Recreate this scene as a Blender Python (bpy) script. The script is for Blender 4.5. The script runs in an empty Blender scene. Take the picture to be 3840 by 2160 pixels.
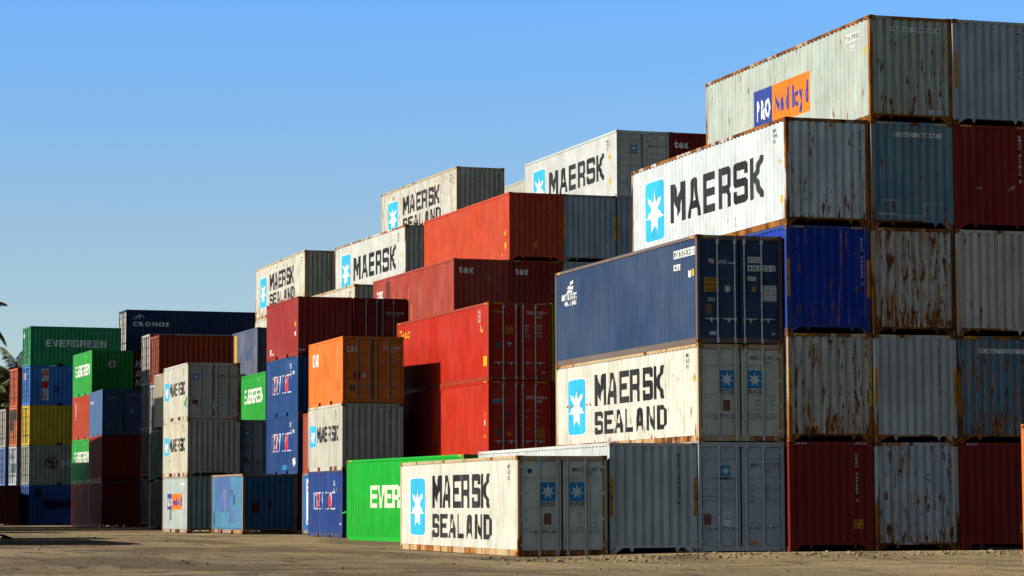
import bpy, math, random
from mathutils import Matrix, Vector, noise
from mathutils.geometry import tessellate_polygon
R = math.radians
rnd = random.Random(7)
SC = bpy.context.scene
COL = SC.collection

# ------------------------------------------------------------------ camera
cam = bpy.data.cameras.new('camera'); cam.sensor_width = 36; cam.lens = 91.31
cam.clip_start = .1; cam.clip_end = 20000
camo = bpy.data.objects.new('camera', cam); COL.objects.link(camo)
camo.matrix_world = (Matrix.Translation((0, 0, 1.284)) @ Matrix.Rotation(R(-18.598), 4, 'Z')
                     @ Matrix.Rotation(R(90 + 4.7455), 4, 'X') @ Matrix.Rotation(R(-.193), 4, 'Z'))
SC.camera = camo

# ------------------------------------------------------------------ sun and sky
SUN_EL, SUN_AZ = R(33.5), R(3.2)          # sun stands to the left (-X), a hair behind the row fronts
to_sun = Vector((-math.cos(SUN_EL) * math.cos(SUN_AZ), math.cos(SUN_EL) * math.sin(SUN_AZ), math.sin(SUN_EL)))
sl = bpy.data.lights.new('sun', 'SUN'); sl.energy = 4.8; sl.angle = R(.53); sl.color = (1, .92, .80)
so = bpy.data.objects.new('sun', sl); COL.objects.link(so)
so.rotation_euler = to_sun.to_track_quat('Z', 'Y').to_euler()
W_ = bpy.data.worlds.new('World'); SC.world = W_; W_.use_nodes = True
nt = W_.node_tree; nt.nodes.clear()
sky = nt.nodes.new('ShaderNodeTexSky'); sky.sky_type = 'NISHITA'; sky.sun_disc = False
sky.sun_elevation = SUN_EL; sky.sun_rotation = math.atan2(to_sun.x, to_sun.y)
sky.altitude = 0; sky.air_density = 1.0; sky.dust_density = 0; sky.ozone_density = 3
bg = nt.nodes.new('ShaderNodeBackground'); bg.inputs[1].default_value = .074
stc = nt.nodes.new('ShaderNodeTexCoord'); ssp = nt.nodes.new('ShaderNodeSeparateXYZ'); nt.links.new(stc.outputs['Generated'], ssp.inputs[0])
hsv = nt.nodes.new('ShaderNodeMix'); hsv.data_type = 'RGBA'; hsv.blend_type = 'MULTIPLY'; hsv.inputs[0].default_value = 1
rmp = nt.nodes.new('ShaderNodeValToRGB'); nt.links.new(ssp.outputs['Z'], rmp.inputs[0]); nt.links.new(rmp.outputs[0], hsv.inputs[7])
el = rmp.color_ramp.elements; el[0].position = 0; el[0].color = (.95, 1.02, 1.22, 1); el[1].position = 1; el[1].color = (.30, .28, .24, 1)
for p_, c_ in ((.05, (1.12, 1.2, 1.3, 1)), (.105, (1.19, 1.29, 1.42, 1)), (.19, (.98, 1.54, 2.10, 1)), (.26, (.50, .70, 1.0, 1)), (.36, (.28, .28, .28, 1))):
    e_ = el.new(p_); e_.color = c_
wo = nt.nodes.new('ShaderNodeOutputWorld')
nt.links.new(sky.outputs[0], hsv.inputs[6]); # sky behind the viewer is dimmed and warmed, unseen, to darken the shaded ends
bk = nt.nodes.new('ShaderNodeMapRange'); bk.interpolation_type = 'SMOOTHSTEP'; nt.links.new(ssp.outputs['Y'], bk.inputs[0]); bk.inputs[1].default_value = -.55; bk.inputs[2].default_value = .45
tint = nt.nodes.new('ShaderNodeMix'); tint.data_type = 'RGBA'; nt.links.new(bk.outputs[0], tint.inputs[0]); tint.inputs[6].default_value = (.80, .66, .55, 1); tint.inputs[7].default_value = (1, 1, 1, 1)
fin = nt.nodes.new('ShaderNodeMix'); fin.data_type = 'RGBA'; fin.blend_type = 'MULTIPLY'; fin.inputs[0].default_value = 1
nt.links.new(hsv.outputs[2], fin.inputs[6]); nt.links.new(tint.outputs[2], fin.inputs[7]); nt.links.new(fin.outputs[2], bg.inputs[0])
# unseen sky on the sun's side, brightened to light the ridges of the ends
au = nt.nodes.new('ShaderNodeMapRange'); au.interpolation_type = 'SMOOTHSTEP'; nt.links.new(ssp.outputs['X'], au.inputs[0]); au.inputs[1].default_value = -.15; au.inputs[2].default_value = -.95
glow = nt.nodes.new('ShaderNodeMix'); glow.data_type = 'RGBA'; nt.links.new(au.outputs[0], glow.inputs[0]); glow.inputs[6].default_value = (1, 1, 1, 1); glow.inputs[7].default_value = (4.0, 3.25, 2.6, 1)
lit = nt.nodes.new('ShaderNodeMix'); lit.data_type = 'RGBA'; lit.blend_type = 'MULTIPLY'; lit.inputs[0].default_value = 1
nt.links.new(fin.outputs[2], lit.inputs[6]); nt.links.new(glow.outputs[2], lit.inputs[7]); nt.links.new(lit.outputs[2], bg.inputs[0]); nt.links.new(bg.outputs[0], wo.inputs[0])
SC.view_settings.view_transform = 'Standard'; SC.view_settings.look = 'None'
SC.view_settings.exposure = .22; SC.view_settings.gamma = 1
SC.cycles.max_bounces = 6; SC.cycles.diffuse_bounces = 0; SC.cycles.use_denoising = True

# ------------------------------------------------------------------ materials
def ng_worn():
    g = bpy.data.node_groups.new('worn_paint', 'ShaderNodeTree')
    I = g.interface
    I.new_socket('Color', in_out='INPUT', socket_type='NodeSocketColor')
    for n in ('Rust', 'Dirt', 'Fade', 'Scale'): I.new_socket(n, in_out='INPUT', socket_type='NodeSocketFloat')
    I.new_socket('Color', in_out='OUTPUT', socket_type='NodeSocketColor')
    I.new_socket('Rough', in_out='OUTPUT', socket_type='NodeSocketFloat')
    I.new_socket('Height', in_out='OUTPUT', socket_type='NodeSocketFloat')
    N = lambda t, **k: _n(g, t, **k)
    gi = N('NodeGroupInput'); go = N('NodeGroupOutput'); L = g.links.new
    tc = N('ShaderNodeTexCoord'); oi = N('ShaderNodeObjectInfo')
    mul = N('ShaderNodeMath', operation='MULTIPLY'); mul.inputs[1].default_value = 37.0; L(oi.outputs['Random'], mul.inputs[0])
    add = N('ShaderNodeVectorMath', operation='ADD'); L(tc.outputs['Object'], add.inputs[0]); L(mul.outputs[0], add.inputs[1])
    scl = N('ShaderNodeVectorMath', operation='SCALE'); L(add.outputs[0], scl.inputs[0]); L(gi.outputs['Scale'], scl.inputs['Scale'])
    def nz(sx, sy, sz, detail, rough=.55, lac=2.0):
        m = N('ShaderNodeVectorMath', operation='MULTIPLY'); L(scl.outputs[0], m.inputs[0]); m.inputs[1].default_value = (sx, sy, sz)
        n = N('ShaderNodeTexNoise'); n.inputs['Scale'].default_value = 1; n.inputs['Detail'].default_value = detail
        n.inputs['Roughness'].default_value = rough; L(m.outputs[0], n.inputs['Vector']); return n.outputs['Fac']
    def mr(src, a, b, c=0, d=1):
        m = N('ShaderNodeMapRange', interpolation_type='SMOOTHSTEP')
        L(src, m.inputs['Value'])
        for k, v in zip(('From Min', 'From Max', 'To Min', 'To Max'), (a, b, c, d)):
            if isinstance(v, (int, float)): m.inputs[k].default_value = v
            else: L(v, m.inputs[k])
        return m.outputs[0]
    def mth(op, a, b):
        m = N('ShaderNodeMath', operation=op)
        for i, v in enumerate((a, b)):
            if isinstance(v, (int, float)): m.inputs[i].default_value = v
            else: L(v, m.inputs[i])
        return m.outputs[0]
    def mix(f, a, b, bt='MIX'):
        m = N('ShaderNodeMix', data_type='RGBA', blend_type=bt)
        if isinstance(f, (int, float)): m.inputs[0].default_value = f
        else: L(f, m.inputs[0])
        for i, v in ((6, a), (7, b)):
            if isinstance(v, tuple): m.inputs[i].default_value = v + (1,)
            else: L(v, m.inputs[i])
        return m.outputs[2]
    low = mr(nz(.5, .5, .35, 3), .3, .7, 0, 1)
    fade = mix(mth('MULTIPLY', low, gi.outputs['Fade']), gi.outputs['Color'], (.62, .60, .55))
    var = mix(1.0, fade, N_rgb(g, mr(nz(1.7, 1.7, .9, 4), .25, .75, .84, 1.12)), 'MULTIPLY')
    # grime running down from the rails
    drip = mr(nz(5.5, 5.5, .22, 4, .6), .54, .74)
    col = mix(mth('MULTIPLY', drip, gi.outputs['Dirt']), var, (.10, .075, .045))
    # rust: spots with trails, heavier towards sills
    sep = N('ShaderNodeSeparateXYZ'); L(tc.outputs['Object'], sep.inputs[0])
    zl = mr(sep.outputs['Z'], .15, 1.3, .13, 0)
    rz = mth('ADD', mth('MULTIPLY', gi.outputs['Rust'], .40), mth('MULTIPLY', zl, gi.outputs['Rust']))
    t1 = mth('SUBTRACT', .79, rz)
    spot = mr(nz(9.5, 9.5, 2.0, 4, .60), t1, mth('ADD', t1, .05))
    t2 = mth('SUBTRACT', .77, rz)
    trail = mr(nz(12, 12, .55, 3, .6), t2, mth('ADD', t2, .10))
    hue = mr(nz(14, 14, 6, 3), .35, .65)
    stain = mix(hue, (.50, .24, .055), (.38, .14, .03))
    rust = mix(hue, (.36, .13, .025), (.10, .035, .012))
    col = mix(mth('MULTIPLY', trail, .62), col, stain)
    col = mix(spot, col, rust)
    L(col, go.inputs[0])
    L(mth('ADD', mth('MULTIPLY', spot, .35), mr(nz(3, 3, 1, 3), .3, .7, .42, .6)), go.inputs[1])
    L(mth('ADD', mth('MULTIPLY', nz(2.2, 2.2, 1.6, 3), .8), mth('MULTIPLY', spot, .2)), go.inputs[2])
    return g
def _n(g, t, **k):
    n = g.nodes.new(t)
    for a, v in k.items(): setattr(n, a, v)
    return n
def N_rgb(g, val):
    c = g.nodes.new('ShaderNodeCombineColor')
    for i in range(3): g.links.new(val, c.inputs[i])
    return c.outputs[0]
WORN = ng_worn()
_mc = {}
def paint(col, rust=.1, dirt=.15, fade=.12, metal=0, scale=1.0):
    key = (tuple(col), rust, dirt, fade, metal, scale)
    if key in _mc: return _mc[key]
    m = bpy.data.materials.new('worn_paint'); m.use_nodes = True
    t = m.node_tree; b = t.nodes['Principled BSDF']
    g = t.nodes.new('ShaderNodeGroup'); g.node_tree = WORN
    g.inputs[0].default_value = (*col, 1); g.inputs[1].default_value = rust; g.inputs[2].default_value = dirt; g.inputs[3].default_value = fade * (.25 if max(col) > 3 * min(col) else 1); g.inputs[4].default_value = scale
    t.links.new(g.outputs[0], b.inputs['Base Color']); t.links.new(g.outputs[1], b.inputs['Roughness'])
    bp = t.nodes.new('ShaderNodeBump'); bp.inputs['Strength'].default_value = .5; bp.inputs['Distance'].default_value = .03
    t.links.new(g.outputs[2], bp.inputs['Height']); t.links.new(bp.outputs[0], b.inputs['Normal'])
    b.inputs['Metallic'].default_value = metal; b.inputs['Specular IOR Level'].default_value = .08
    _mc[key] = m; return m
def ink(col, rust=.06): return paint(col, rust, .12, .05)
BLACK, WHITE, CYAN = ink((.014, .014, .016)), ink((.74, .74, .70)), ink((.035, .46, .74))
BLUE_L = ink((.02, .24, .52)); ORANGE = ink((.80, .20, .015)); NAVY = ink((.035, .06, .28)); YEL = ink((.75, .42, .01)); RED = ink((.70, .03, .02))
HAZ = ink((.88, .50, .03)); BROWN = ink((.20, .11, .05)); GREY = ink((.56, .56, .55)); LT = ink((.82, .82, .80)); DKGREY = ink((.13, .13, .14)); SEAL = ink((.10, .10, .11))
STEEL = paint((.56, .57, .56), .20, .2, .1)
RUBBER = paint((.008, .008, .008), 0, 0, 0)

# ------------------------------------------------------------------ mesh helpers
class MB:
    def __init__(s): s.v = []; s.f = []
    def add(s, vs, fs):
        k = len(s.v); s.v += vs; s.f += [tuple(i + k for i in f) for f in fs]
    def box(s, x0, x1, y0, y1, z0, z1):
        s.add([(x0, y0, z0), (x1, y0, z0), (x1, y1, z0), (x0, y1, z0), (x0, y0, z1), (x1, y0, z1), (x1, y1, z1), (x0, y1, z1)],
              [(0, 3, 2, 1), (4, 5, 6, 7), (0, 1, 5, 4), (1, 2, 6, 5), (2, 3, 7, 6), (3, 0, 4, 7)])
    def tube(s, p, q, r, n=8, r2=None):
        p, q = Vector(p), Vector(q); d = (q - p).normalized(); a = d.orthogonal().normalized(); b = d.cross(a); r2 = r if r2 is None else r2
        vs = []
        for c, rr in ((p, r), (q, r2)):
            for i in range(n):
                t = 2 * math.pi * i / n; vs.append(tuple(c + (a * math.cos(t) + b * math.sin(t)) * rr))
        s.add(vs, [(i, (i + 1) % n, n + (i + 1) % n, n + i) for i in range(n)] + [tuple(range(n - 1, -1, -1)), tuple(range(n, 2 * n))])
    def mesh(s, name):
        me = bpy.data.meshes.new(name); me.from_pydata(s.v, [], s.f); me.materials.append(None); return me
def put(name, me, mat, parent=None, loc=None):
    o = bpy.data.objects.new(name, me); COL.objects.link(o)
    if parent: o.parent = parent
    if loc: o.location = loc
    o.material_slots[0].link = 'OBJECT'; o.material_slots[0].material = mat
    return o
def tag(o, label=None, cat=None, group=None, kind=None):
    for k, v in (('label', label), ('category', cat), ('group', group), ('kind', kind)):
        if v: o[k] = v
    return o

# ------------------------------------------------------------------ container geometry (local: x across, y along, z up)
W, H, S, L40, L20 = 2.438, 2.896, 2.591, 12.192, 6.058
def profile(length, pad, pitch, crest, slope, hi, lo):
    n = round((length - 2 * pad) / pitch); p = (length - 2 * pad) / n; pts = []
    c = crest * p; sl_ = slope * p; tr = p - c - 2 * sl_
    for i in range(n):
        a = pad + i * p
        pts += [(a, hi), (a + c / 2, hi), (a + c / 2 + sl_, lo), (a + c / 2 + sl_ + tr, lo), (a + p - c / 2, hi)]
    pts.append((length - pad, hi)); return pts
PR = {L40: profile(L40, .12, .278, .26, .245, .013, .049), L20: profile(L20, .12, .278, .26, .245, .013, .049),
      W: profile(W, .105, .249, .44, .075, .012, .058)}
def depth(pr, t):
    if t <= pr[0][0]: return 0.0 if t < pr[0][0] - .02 else pr[0][1]
    if t >= pr[-1][0]: return 0.0 if t > pr[-1][0] + .02 else pr[-1][1]
    for (a, h0), (b, h1) in zip(pr, pr[1:]):
        if a <= t <= b: return h0 + (h1 - h0) * (t - a) / (b - a) if b > a else h0
_cache = {}
def cached(key, fn):
    if key not in _cache: _cache[key] = fn()
    return _cache[key]
def side_mesh(L, h, right):
    m = MB(); z0, z1 = .168, h - .06
    pts = [(y, (W - d) if right else d) for y, d in PR[L]]
    for (y0, x0), (y1, x1) in zip(pts, pts[1:]):
        if y1 - y0 > 1e-6: m.add([(x0, y0, z0), (x1, y1, z0), (x1, y1, z1), (x0, y0, z1)], [(0, 1, 2, 3) if right else (3, 2, 1, 0)])
    return m.mesh('side_panel')
def end_mesh(L, h, back):
    m = MB(); z0, z1 = .19, h - .085
    pts = [(x, (L - d) if back else d) for x, d in PR[W]]
    for (x0, y0), (x1, y1) in zip(pts, pts[1:]):
        if x1 - x0 > 1e-6: m.add([(x0, y0, z0), (x1, y1, z0), (x1, y1, z1), (x0, y0, z1)], [(3, 2, 1, 0) if back else (0, 1, 2, 3)])
    return m.mesh('end_panel')
def roof_mesh(L, h):
    m = MB(); n = int(L / .21); p = (L - .2) / n; pts = []
    for i in range(n): pts += [(.1 + i * p, h - .034), (.1 + (i + .3) * p, h - .034), (.1 + (i + .5) * p, h - .014), (.1 + (i + .8) * p, h - .014)]
    for (a, za), (b, zb) in zip(pts, pts[1:]): m.add([(.05, a, za), (W - .05, a, za), (W - .05, b, zb), (.05, b, zb)], [(0, 1, 2, 3)])
    return m.mesh('roof_panel')
def frame_mesh(L, h, front):
    m = MB(); e = .005
    pw = .085 if front == 'door' else .105
    for x0, x1 in ((e, pw), (W - pw, W - e)): m.box(x0, x1, e, .125, .118, h - .118)
    for x0, x1 in ((e, .105), (W - .105, W - e)): m.box(x0, x1, L - .12, L - e, .118, h - .118)
    for s in (0, 1):
        X = lambda a, b: (a, b) if not s else (W - b, W - a)
        x0, x1 = X(.007, .067); m.box(x0, x1, .178, L - .178, h - .085, h - .004)
        segs = [(.178, L - .178)]
        if L == L20: c = L / 2; segs = [(.178, c - 1.025 - .19), (c - 1.025 + .19, c + 1.025 - .19), (c + 1.025 + .19, L - .178)]
        for a, b in segs: x0, x1 = X(.012, .058); m.box(x0, x1, a, b, .006, .150)
        x0, x1 = X(.030, .070); m.box(x0, x1, .125, L - .12, .148, .172)
    m.box(.07, W - .07, .13, L - .13, .146, .166)                 # floor
    # back end
    m.box(.105, W - .105, L - .075, L - .006, h - .10, h - .012); m.box(.105, W - .105, L - .07, L - .006, .14, .20)
    if front == 'wall':
        m.box(.105, W - .105, .006, .075, h - .10, h - .012); m.box(.105, W - .105, .006, .07, .155, .205)
        for x in (.55, W - .62):
            m.add([(x, .012, .155), (x + .13, .012, .155), (x + .065, .012, .03), (x, .03, .155), (x + .13, .03, .155), (x + .065, .03, .03)],
                  [(0, 2, 1), (3, 4, 5), (0, 1, 4, 3), (1, 2, 5, 4), (2, 0, 3, 5)])
        for x, d in ((.162, 1), (W - .162, -1)):
            m.add([(x, .012, .155), (x + .22 * d, .012, .155), (x, .012, .02), (x, .03, .155), (x + .22 * d, .03, .155), (x, .03, .02)],
                  [(0, 2, 1), (3, 4, 5), (0, 1, 4, 3), (1, 2, 5, 4), (2, 0, 3, 5)])
    else:
        m.box(pw, W - pw, .006, .12, h - .135, h - .012); m.box(pw, W - pw, .010, .12, .022, .150)
    return m.mesh('frame')
def hole_face(m, o, a, b, n, wa, wb, depth_):
    """rectangle o + a*wa, b*wb with an oval opening sunk along -n"""
    o, a, b, n = map(Vector, (o, a, b, n)); out = [o, o + a * wa, o + a * wa + b * wb, o + b * wb]
    c = o + a * wa / 2 + b * wb / 2; ra, rb = (.032, .030) if wa < wb else (.045, .030)
    inn = [c + a * ra * math.cos(2 * math.pi * i / 10) + b * rb * math.sin(2 * math.pi * i / 10) for i in range(10)]
    vs = out + inn; tri = tessellate_polygon([out, inn])
    k = len(m.v); m.add([tuple(v) for v in vs + [v - n * depth_ for v in inn]],
        [tuple(t) for t in tri] + [(4 + i, 4 + (i + 1) % 10, 14 + (i + 1) % 10, 14 + i) for i in range(10)] + [tuple(range(14, 24))])
def casting_mesh(sx, sy, L):
    m = MB(); a, b, c = .162, .178, .117
    x0 = 0 if sx == 0 else W - a; y0 = 0 if sy == 0 else L - b; x1, y1 = x0 + a, y0 + b
    hole_face(m, (x0 if sx == 0 else x1, y0, 0), (0, 1, 0), (0, 0, 1), (-1 if sx == 0 else 1, 0, 0), b, c, .05)
    hole_face(m, (x0, y0 if sy == 0 else y1, 0), (1, 0, 0), (0, 0, 1), (0, -1 if sy == 0 else 1, 0), a, c, .05)
    xo = x1 if sx == 0 else x0; yo = y1 if sy == 0 else y0
    m.add([(xo, y0, 0), (xo, y1, 0), (xo, y1, c), (xo, y0, c)], [(0, 1, 2, 3)])
    m.add([(x0, yo, 0), (x1, yo, 0), (x1, yo, c), (x0, yo, c)], [(0, 1, 2, 3)])
    for z in (0, c): m.add([(x0, y0, z), (x1, y0, z), (x1, y1, z), (x0, y1, z)], [(0, 1, 2, 3)])
    return m.mesh('corner_casting')
BANDS = {'three': [(.76, .815), (.42, .475), (.205, .255)], 'five': [(.85, .885), (.655, .69), (.55, .585), (.43, .465), (.16, .195)], 'four': [(.73, .765), (.53, .565), (.33, .365)]}
DW = (W - .23 - .055) / 2
def leaf_x(s): return (.115, .115 + DW) if s == 0 else (W - .115 - DW, W - .115)
def door_mesh(h, s, bands):
    m = MB(); x0, x1 = leaf_x(s); z0, z1 = .158, h - .145; ya, yb = .052, .082; mg = .085
    rows = sorted(((z0 + (z1 - z0) * a, z0 + (z1 - z0) * b) for a, b in BANDS[bands])); z = z0
    q = lambda p: m.add(p, [(0, 1, 2, 3)])
    for a, b in rows + [(z1, None)]:
        q([(x0, ya, z), (x1, ya, z), (x1, ya, a), (x0, ya, a)])
        if b is None: break
        xa, xb = x0 + mg, x1 - mg
        q([(x0, ya, a), (xa, ya, a), (xa, ya, b), (x0, ya, b)]); q([(xb, ya, a), (x1, ya, a), (x1, ya, b), (xb, ya, b)])
        q([(xa, yb, a), (xb, yb, a), (xb, yb, b), (xa, yb, b)])
        q([(xa, ya, b), (xa, yb, b), (xb, yb, b), (xb, ya, b)]); q([(xa, ya, a), (xb, ya, a), (xb, yb, a), (xa, yb, a)])
        q([(xa, ya, a), (xa, yb, a), (xa, yb, b), (xa, ya, b)]); q([(xb, ya, a), (xb, ya, b), (xb, yb, b), (xb, yb, a)])
        z = b
    for x in (x0, x1): q([(x, ya, z0), (x, .1, z0), (x, .1, z1), (x, ya, z1)])
    for zz in (z0, z1): q([(x0, ya, zz), (x1, ya, zz), (x1, .1, zz), (x0, .1, zz)])
    return m.mesh('door')
def seal_mesh(h):
    m = MB(); m.box(.085, W - .085, .086, .098, .15, h - .135); return m.mesh('door_seal')
def bar_x(s): x0, x1 = leaf_x(s); return (x0 + DW * .44, x0 + DW * .90) if s == 0 else (x0 + DW * .10, x0 + DW * .56)
def bar_mesh(h, x):
    m = MB(); m.tube((x, .026, .045), (x, .026, h - .05), .021)
    for z in (.10, h - .17): m.box(x - .036, x + .036, .003, .050, z - .065, z + .065)
    for z in (.62, h * .5, h - .75): m.box(x - .027, x + .027, .012, .052, z - .018, z + .018)
    for z in (.04, h - .06): m.box(x - .024, x + .024, .004, .045, z - .022, z + .022)
    return m.mesh('locking_bar')
def handle_mesh(x, d):
    m = MB(); z = 1.0 if d else 1; z = .66
    m.box(x - .03, x + .03, .006, .05, z - .045, z + .045); xa, xb = sorted((x, x + d * .36)); m.box(xa, xb, .008, .020, z - .012, z + .014)
    c = x + d * .18; m.box(c - .035, c + .035, .014, .050, z - .055, z + .03); m.box(c - .012, c + .012, .002, .02, z - .095, z - .02)
    return m.mesh('handle')
def hinge_mesh(x, d, z):
    m = MB(); xa, xb = sorted((x, x + d * .13)); m.box(xa, xb, .020, .052, z - .035, z + .035); m.tube((x, .022, z - .06), (x, .022, z + .06), .018)
    return m.mesh('hinge')

# ------------------------------------------------------------------ lettering: flat glyphs laid onto the corrugated sheet
T1, T2 = .27, .20
BLOCK = {
 'M': [[(0, 0), (0, 1), (.3, 1), (.5, .62), (.7, 1), (1, 1), (1, 0), (.76, 0), (.76, .55), (.5, .12), (.24, .55), (.24, 0)]],
 'A': [[(0, 0), (.26, .93), (.38, 1), (.62, 1), (.74, .93), (1, 0), (.75, 0), (.69, .22), (.31, .22), (.25, 0)], [(.37, .42), (.63, .42), (.53, .80), (.47, .80)]],
 'E': [[(0, 0), (0, 1), (1, 1), (1, .8), (.28, .8), (.28, .61), (.9, .61), (.9, .41), (.28, .41), (.28, .2), (1, .2), (1, 0)]],
 'R': [[(0, 0), (0, 1), (.88, 1), (1, .9), (1, .5), (.9, .42), (1, .30), (1, 0), (.73, 0), (.73, .3), (.66, .36), (.27, .36), (.27, 0)], [(.27, .55), (.73, .55), (.73, .81), (.27, .81)]],
 'S': [[(.1, 0), (.9, 0), (1, .08), (1, .52), (.9, .6), (.27, .6), (.27, .8), (.73, .8), (.73, .69), (1, .69), (1, .92), (.9, 1), (.1, 1), (0, .92), (0, .48), (.1, .4), (.73, .4), (.73, .2), (.27, .2), (.27, .31), (0, .31), (0, .08)]],
 'K': [[(0, 0), (0, 1), (.27, 1), (.27, .62), (.70, 1), (1, 1), (1, .93), (.52, .51), (1, .07), (1, 0), (.70, 0), (.27, .40), (.27, 0)]],
 'L': [[(0, 0), (0, 1), (.28, 1), (.28, .2), (1, .2), (1, 0)]],
 'N': [[(0, 0), (0, 1), (.28, 1), (.74, .36), (.74, 1), (1, 1), (1, 0), (.74, 0), (.26, .66), (.26, 0)]],
 'D': [[(0, 0), (0, 1), (.72, 1), (1, .8), (1, .2), (.72, 0)], [(.28, .2), (.64, .2), (.73, .28), (.73, .72), (.64, .8), (.28, .8)]],
 'V': [[(.36, 0), (0, 1), (.29, 1), (.5, .32), (.71, 1), (1, 1), (.64, 0)]],
 'G': [[(.1, 0), (1, 0), (1, .56), (.5, .56), (.5, .38), (.73, .38), (.73, .2), (.27, .2), (.27, .8), (1, .8), (1, 1), (.1, 1), (0, .92), (0, .08)]],
 'C': [[(.1, 0), (1, 0), (1, .2), (.27, .2), (.27, .8), (1, .8), (1, 1), (.1, 1), (0, .92), (0, .08)]],
 'I': [[(.32, 0), (.32, 1), (.68, 1), (.68, 0)]],
 'P': [[(0, 0), (0, 1), (.88, 1), (1, .9), (1, .46), (.88, .36), (.28, .36), (.28, 0)], [(.28, .55), (.73, .55), (.73, .81), (.28, .81)]],
 'H': [[(0, 0), (0, 1), (.28, 1), (.28, .62), (.72, .62), (.72, 1), (1, 1), (1, 0), (.72, 0), (.72, .4), (.28, .4), (.28, 0)]],
 'W': [[(.16, 0), (0, 1), (.24, 1), (.31, .45), (.42, .9), (.58, .9), (.69, .45), (.76, 1), (1, 1), (.84, 0), (.6, 0), (.5, .42), (.4, 0)]],
 'O': [[(.1, 0), (.9, 0), (1, .08), (1, .92), (.9, 1), (.1, 1), (0, .92), (0, .08)], [(.27, .2), (.73, .2), (.73, .8), (.27, .8)]],
}
def tess(loops):
    vl = [[Vector((x, y, 0)) for x, y in l] for l in loops]; flat = [p for l in loops for p in l]
    return [[flat[i] for i in t] for t in tessellate_polygon(vl)]
GLY = {}
def load_glyphs(bold):
    for ch in sorted(set('ABCDEFGHIJKLMNOPQRSTUVWXYZabcdefghijklmnopqrstuvwxyz0123456789&.:-%')):
        cu = bpy.data.curves.new('g', 'FONT'); cu.body = ch; cu.resolution_u = 2; cu.offset = .035 if bold else 0.006
        o = bpy.data.objects.new('g', cu); COL.objects.link(o)
        me = bpy.data.meshes.new_from_object(o, depsgraph=bpy.context.evaluated_depsgraph_get())
        vs = [(v.co.x, v.co.y) for v in me.vertices]; me.calc_loop_triangles()
        GLY[(bold, ch)] = ([[vs[i] for i in t.vertices] for t in me.loop_triangles], max((v[0] for v in vs), default=.3))
        bpy.data.objects.remove(o); bpy.data.curves.remove(cu); bpy.data.meshes.remove(me)
load_glyphs(False); load_glyphs(True)
def glyphs(s, font, gap=None):
    """triangles of a string in a box about 1 high"""
    out = []; x = 0
    for ch in s:
        if ch == ' ': x += .45 if font == 'block' else .32; continue
        if font == 'block':
            for t in tess(BLOCK[ch]): out.append([(x + a * (.8 if ch not in 'MW' else 1.0), b) for a, b in t])
            x += (.8 if ch not in 'MW' else 1.0) + (.15 if gap is None else gap)
        else:
            tr, w = GLY[(font == 'bold', ch)]
            out += [[(x + a, b / .73) for a, b in t] for t in tr]; x += w + (.09 if gap is None else gap)
    return out
def fit(tris, u0, u1, v0, v1, shear=0):
    xs = [p[0] for t in tris for p in t]; a, b = min(xs), max(xs); k = (u1 - u0) / (b - a)
    return [[(u0 + (p[0] - a) * k + shear * p[1] * (v1 - v0), v0 + p[1] * (v1 - v0)) for p in t] for t in tris]
def clip(poly, axis_val, keep_less):
    out = []
    for i, p in enumerate(poly):
        q = poly[(i + 1) % len(poly)]; ip = (p[0] <= axis_val) == keep_less; iq = (q[0] <= axis_val) == keep_less
        if ip: out.append(p)
        if ip != iq: t = (axis_val - p[0]) / (q[0] - p[0]); out.append((axis_val, p[1] + t * (q[1] - p[1])))
    return out
def rect(u0, u1, v0, v1): return [[(u0, v0), (u1, v0), (u1, v1), (u0, v1)]]
def shift(tris, du, dv): return [[(a + du, b + dv) for a, b in t] for t in tris]
def disc(u, v, ru, rv=None, n=20, r0=0):
    rv = rv or ru
    if r0: return [[(u + ru * k * math.cos(t), v + rv * k * math.sin(t)) for k, t in ((1, 2 * math.pi * i / n), (1, 2 * math.pi * (i + 1) / n), (r0, 2 * math.pi * (i + 1) / n), (r0, 2 * math.pi * i / n))] for i in range(n)]
    return [[(u + ru * math.cos(2 * math.pi * i / n), v + rv * math.sin(2 * math.pi * i / n)) for i in range(n)]]
def star(u, v, ru, rv, n=7, inner=.42, rot=90):
    loop = [(u + ru * (1 if i % 2 == 0 else inner) * math.cos(R(rot) + math.pi * i / n), v + rv * (1 if i % 2 == 0 else inner) * math.sin(R(rot) + math.pi * i / n)) for i in range(2 * n)]
    return tess([loop])
def rrect(u0, u1, v0, v1, r):
    p = []
    for cx, cy, a0 in ((u1 - r, v1 - r, 0), (u0 + r, v1 - r, 90), (u0 + r, v0 + r, 180), (u1 - r, v0 + r, 270)):
        for k in range(4): p.append((cx + r * math.cos(R(a0 + 30 * k)), cy + r * math.sin(R(a0 + 30 * k))))
    return [p]
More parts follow.
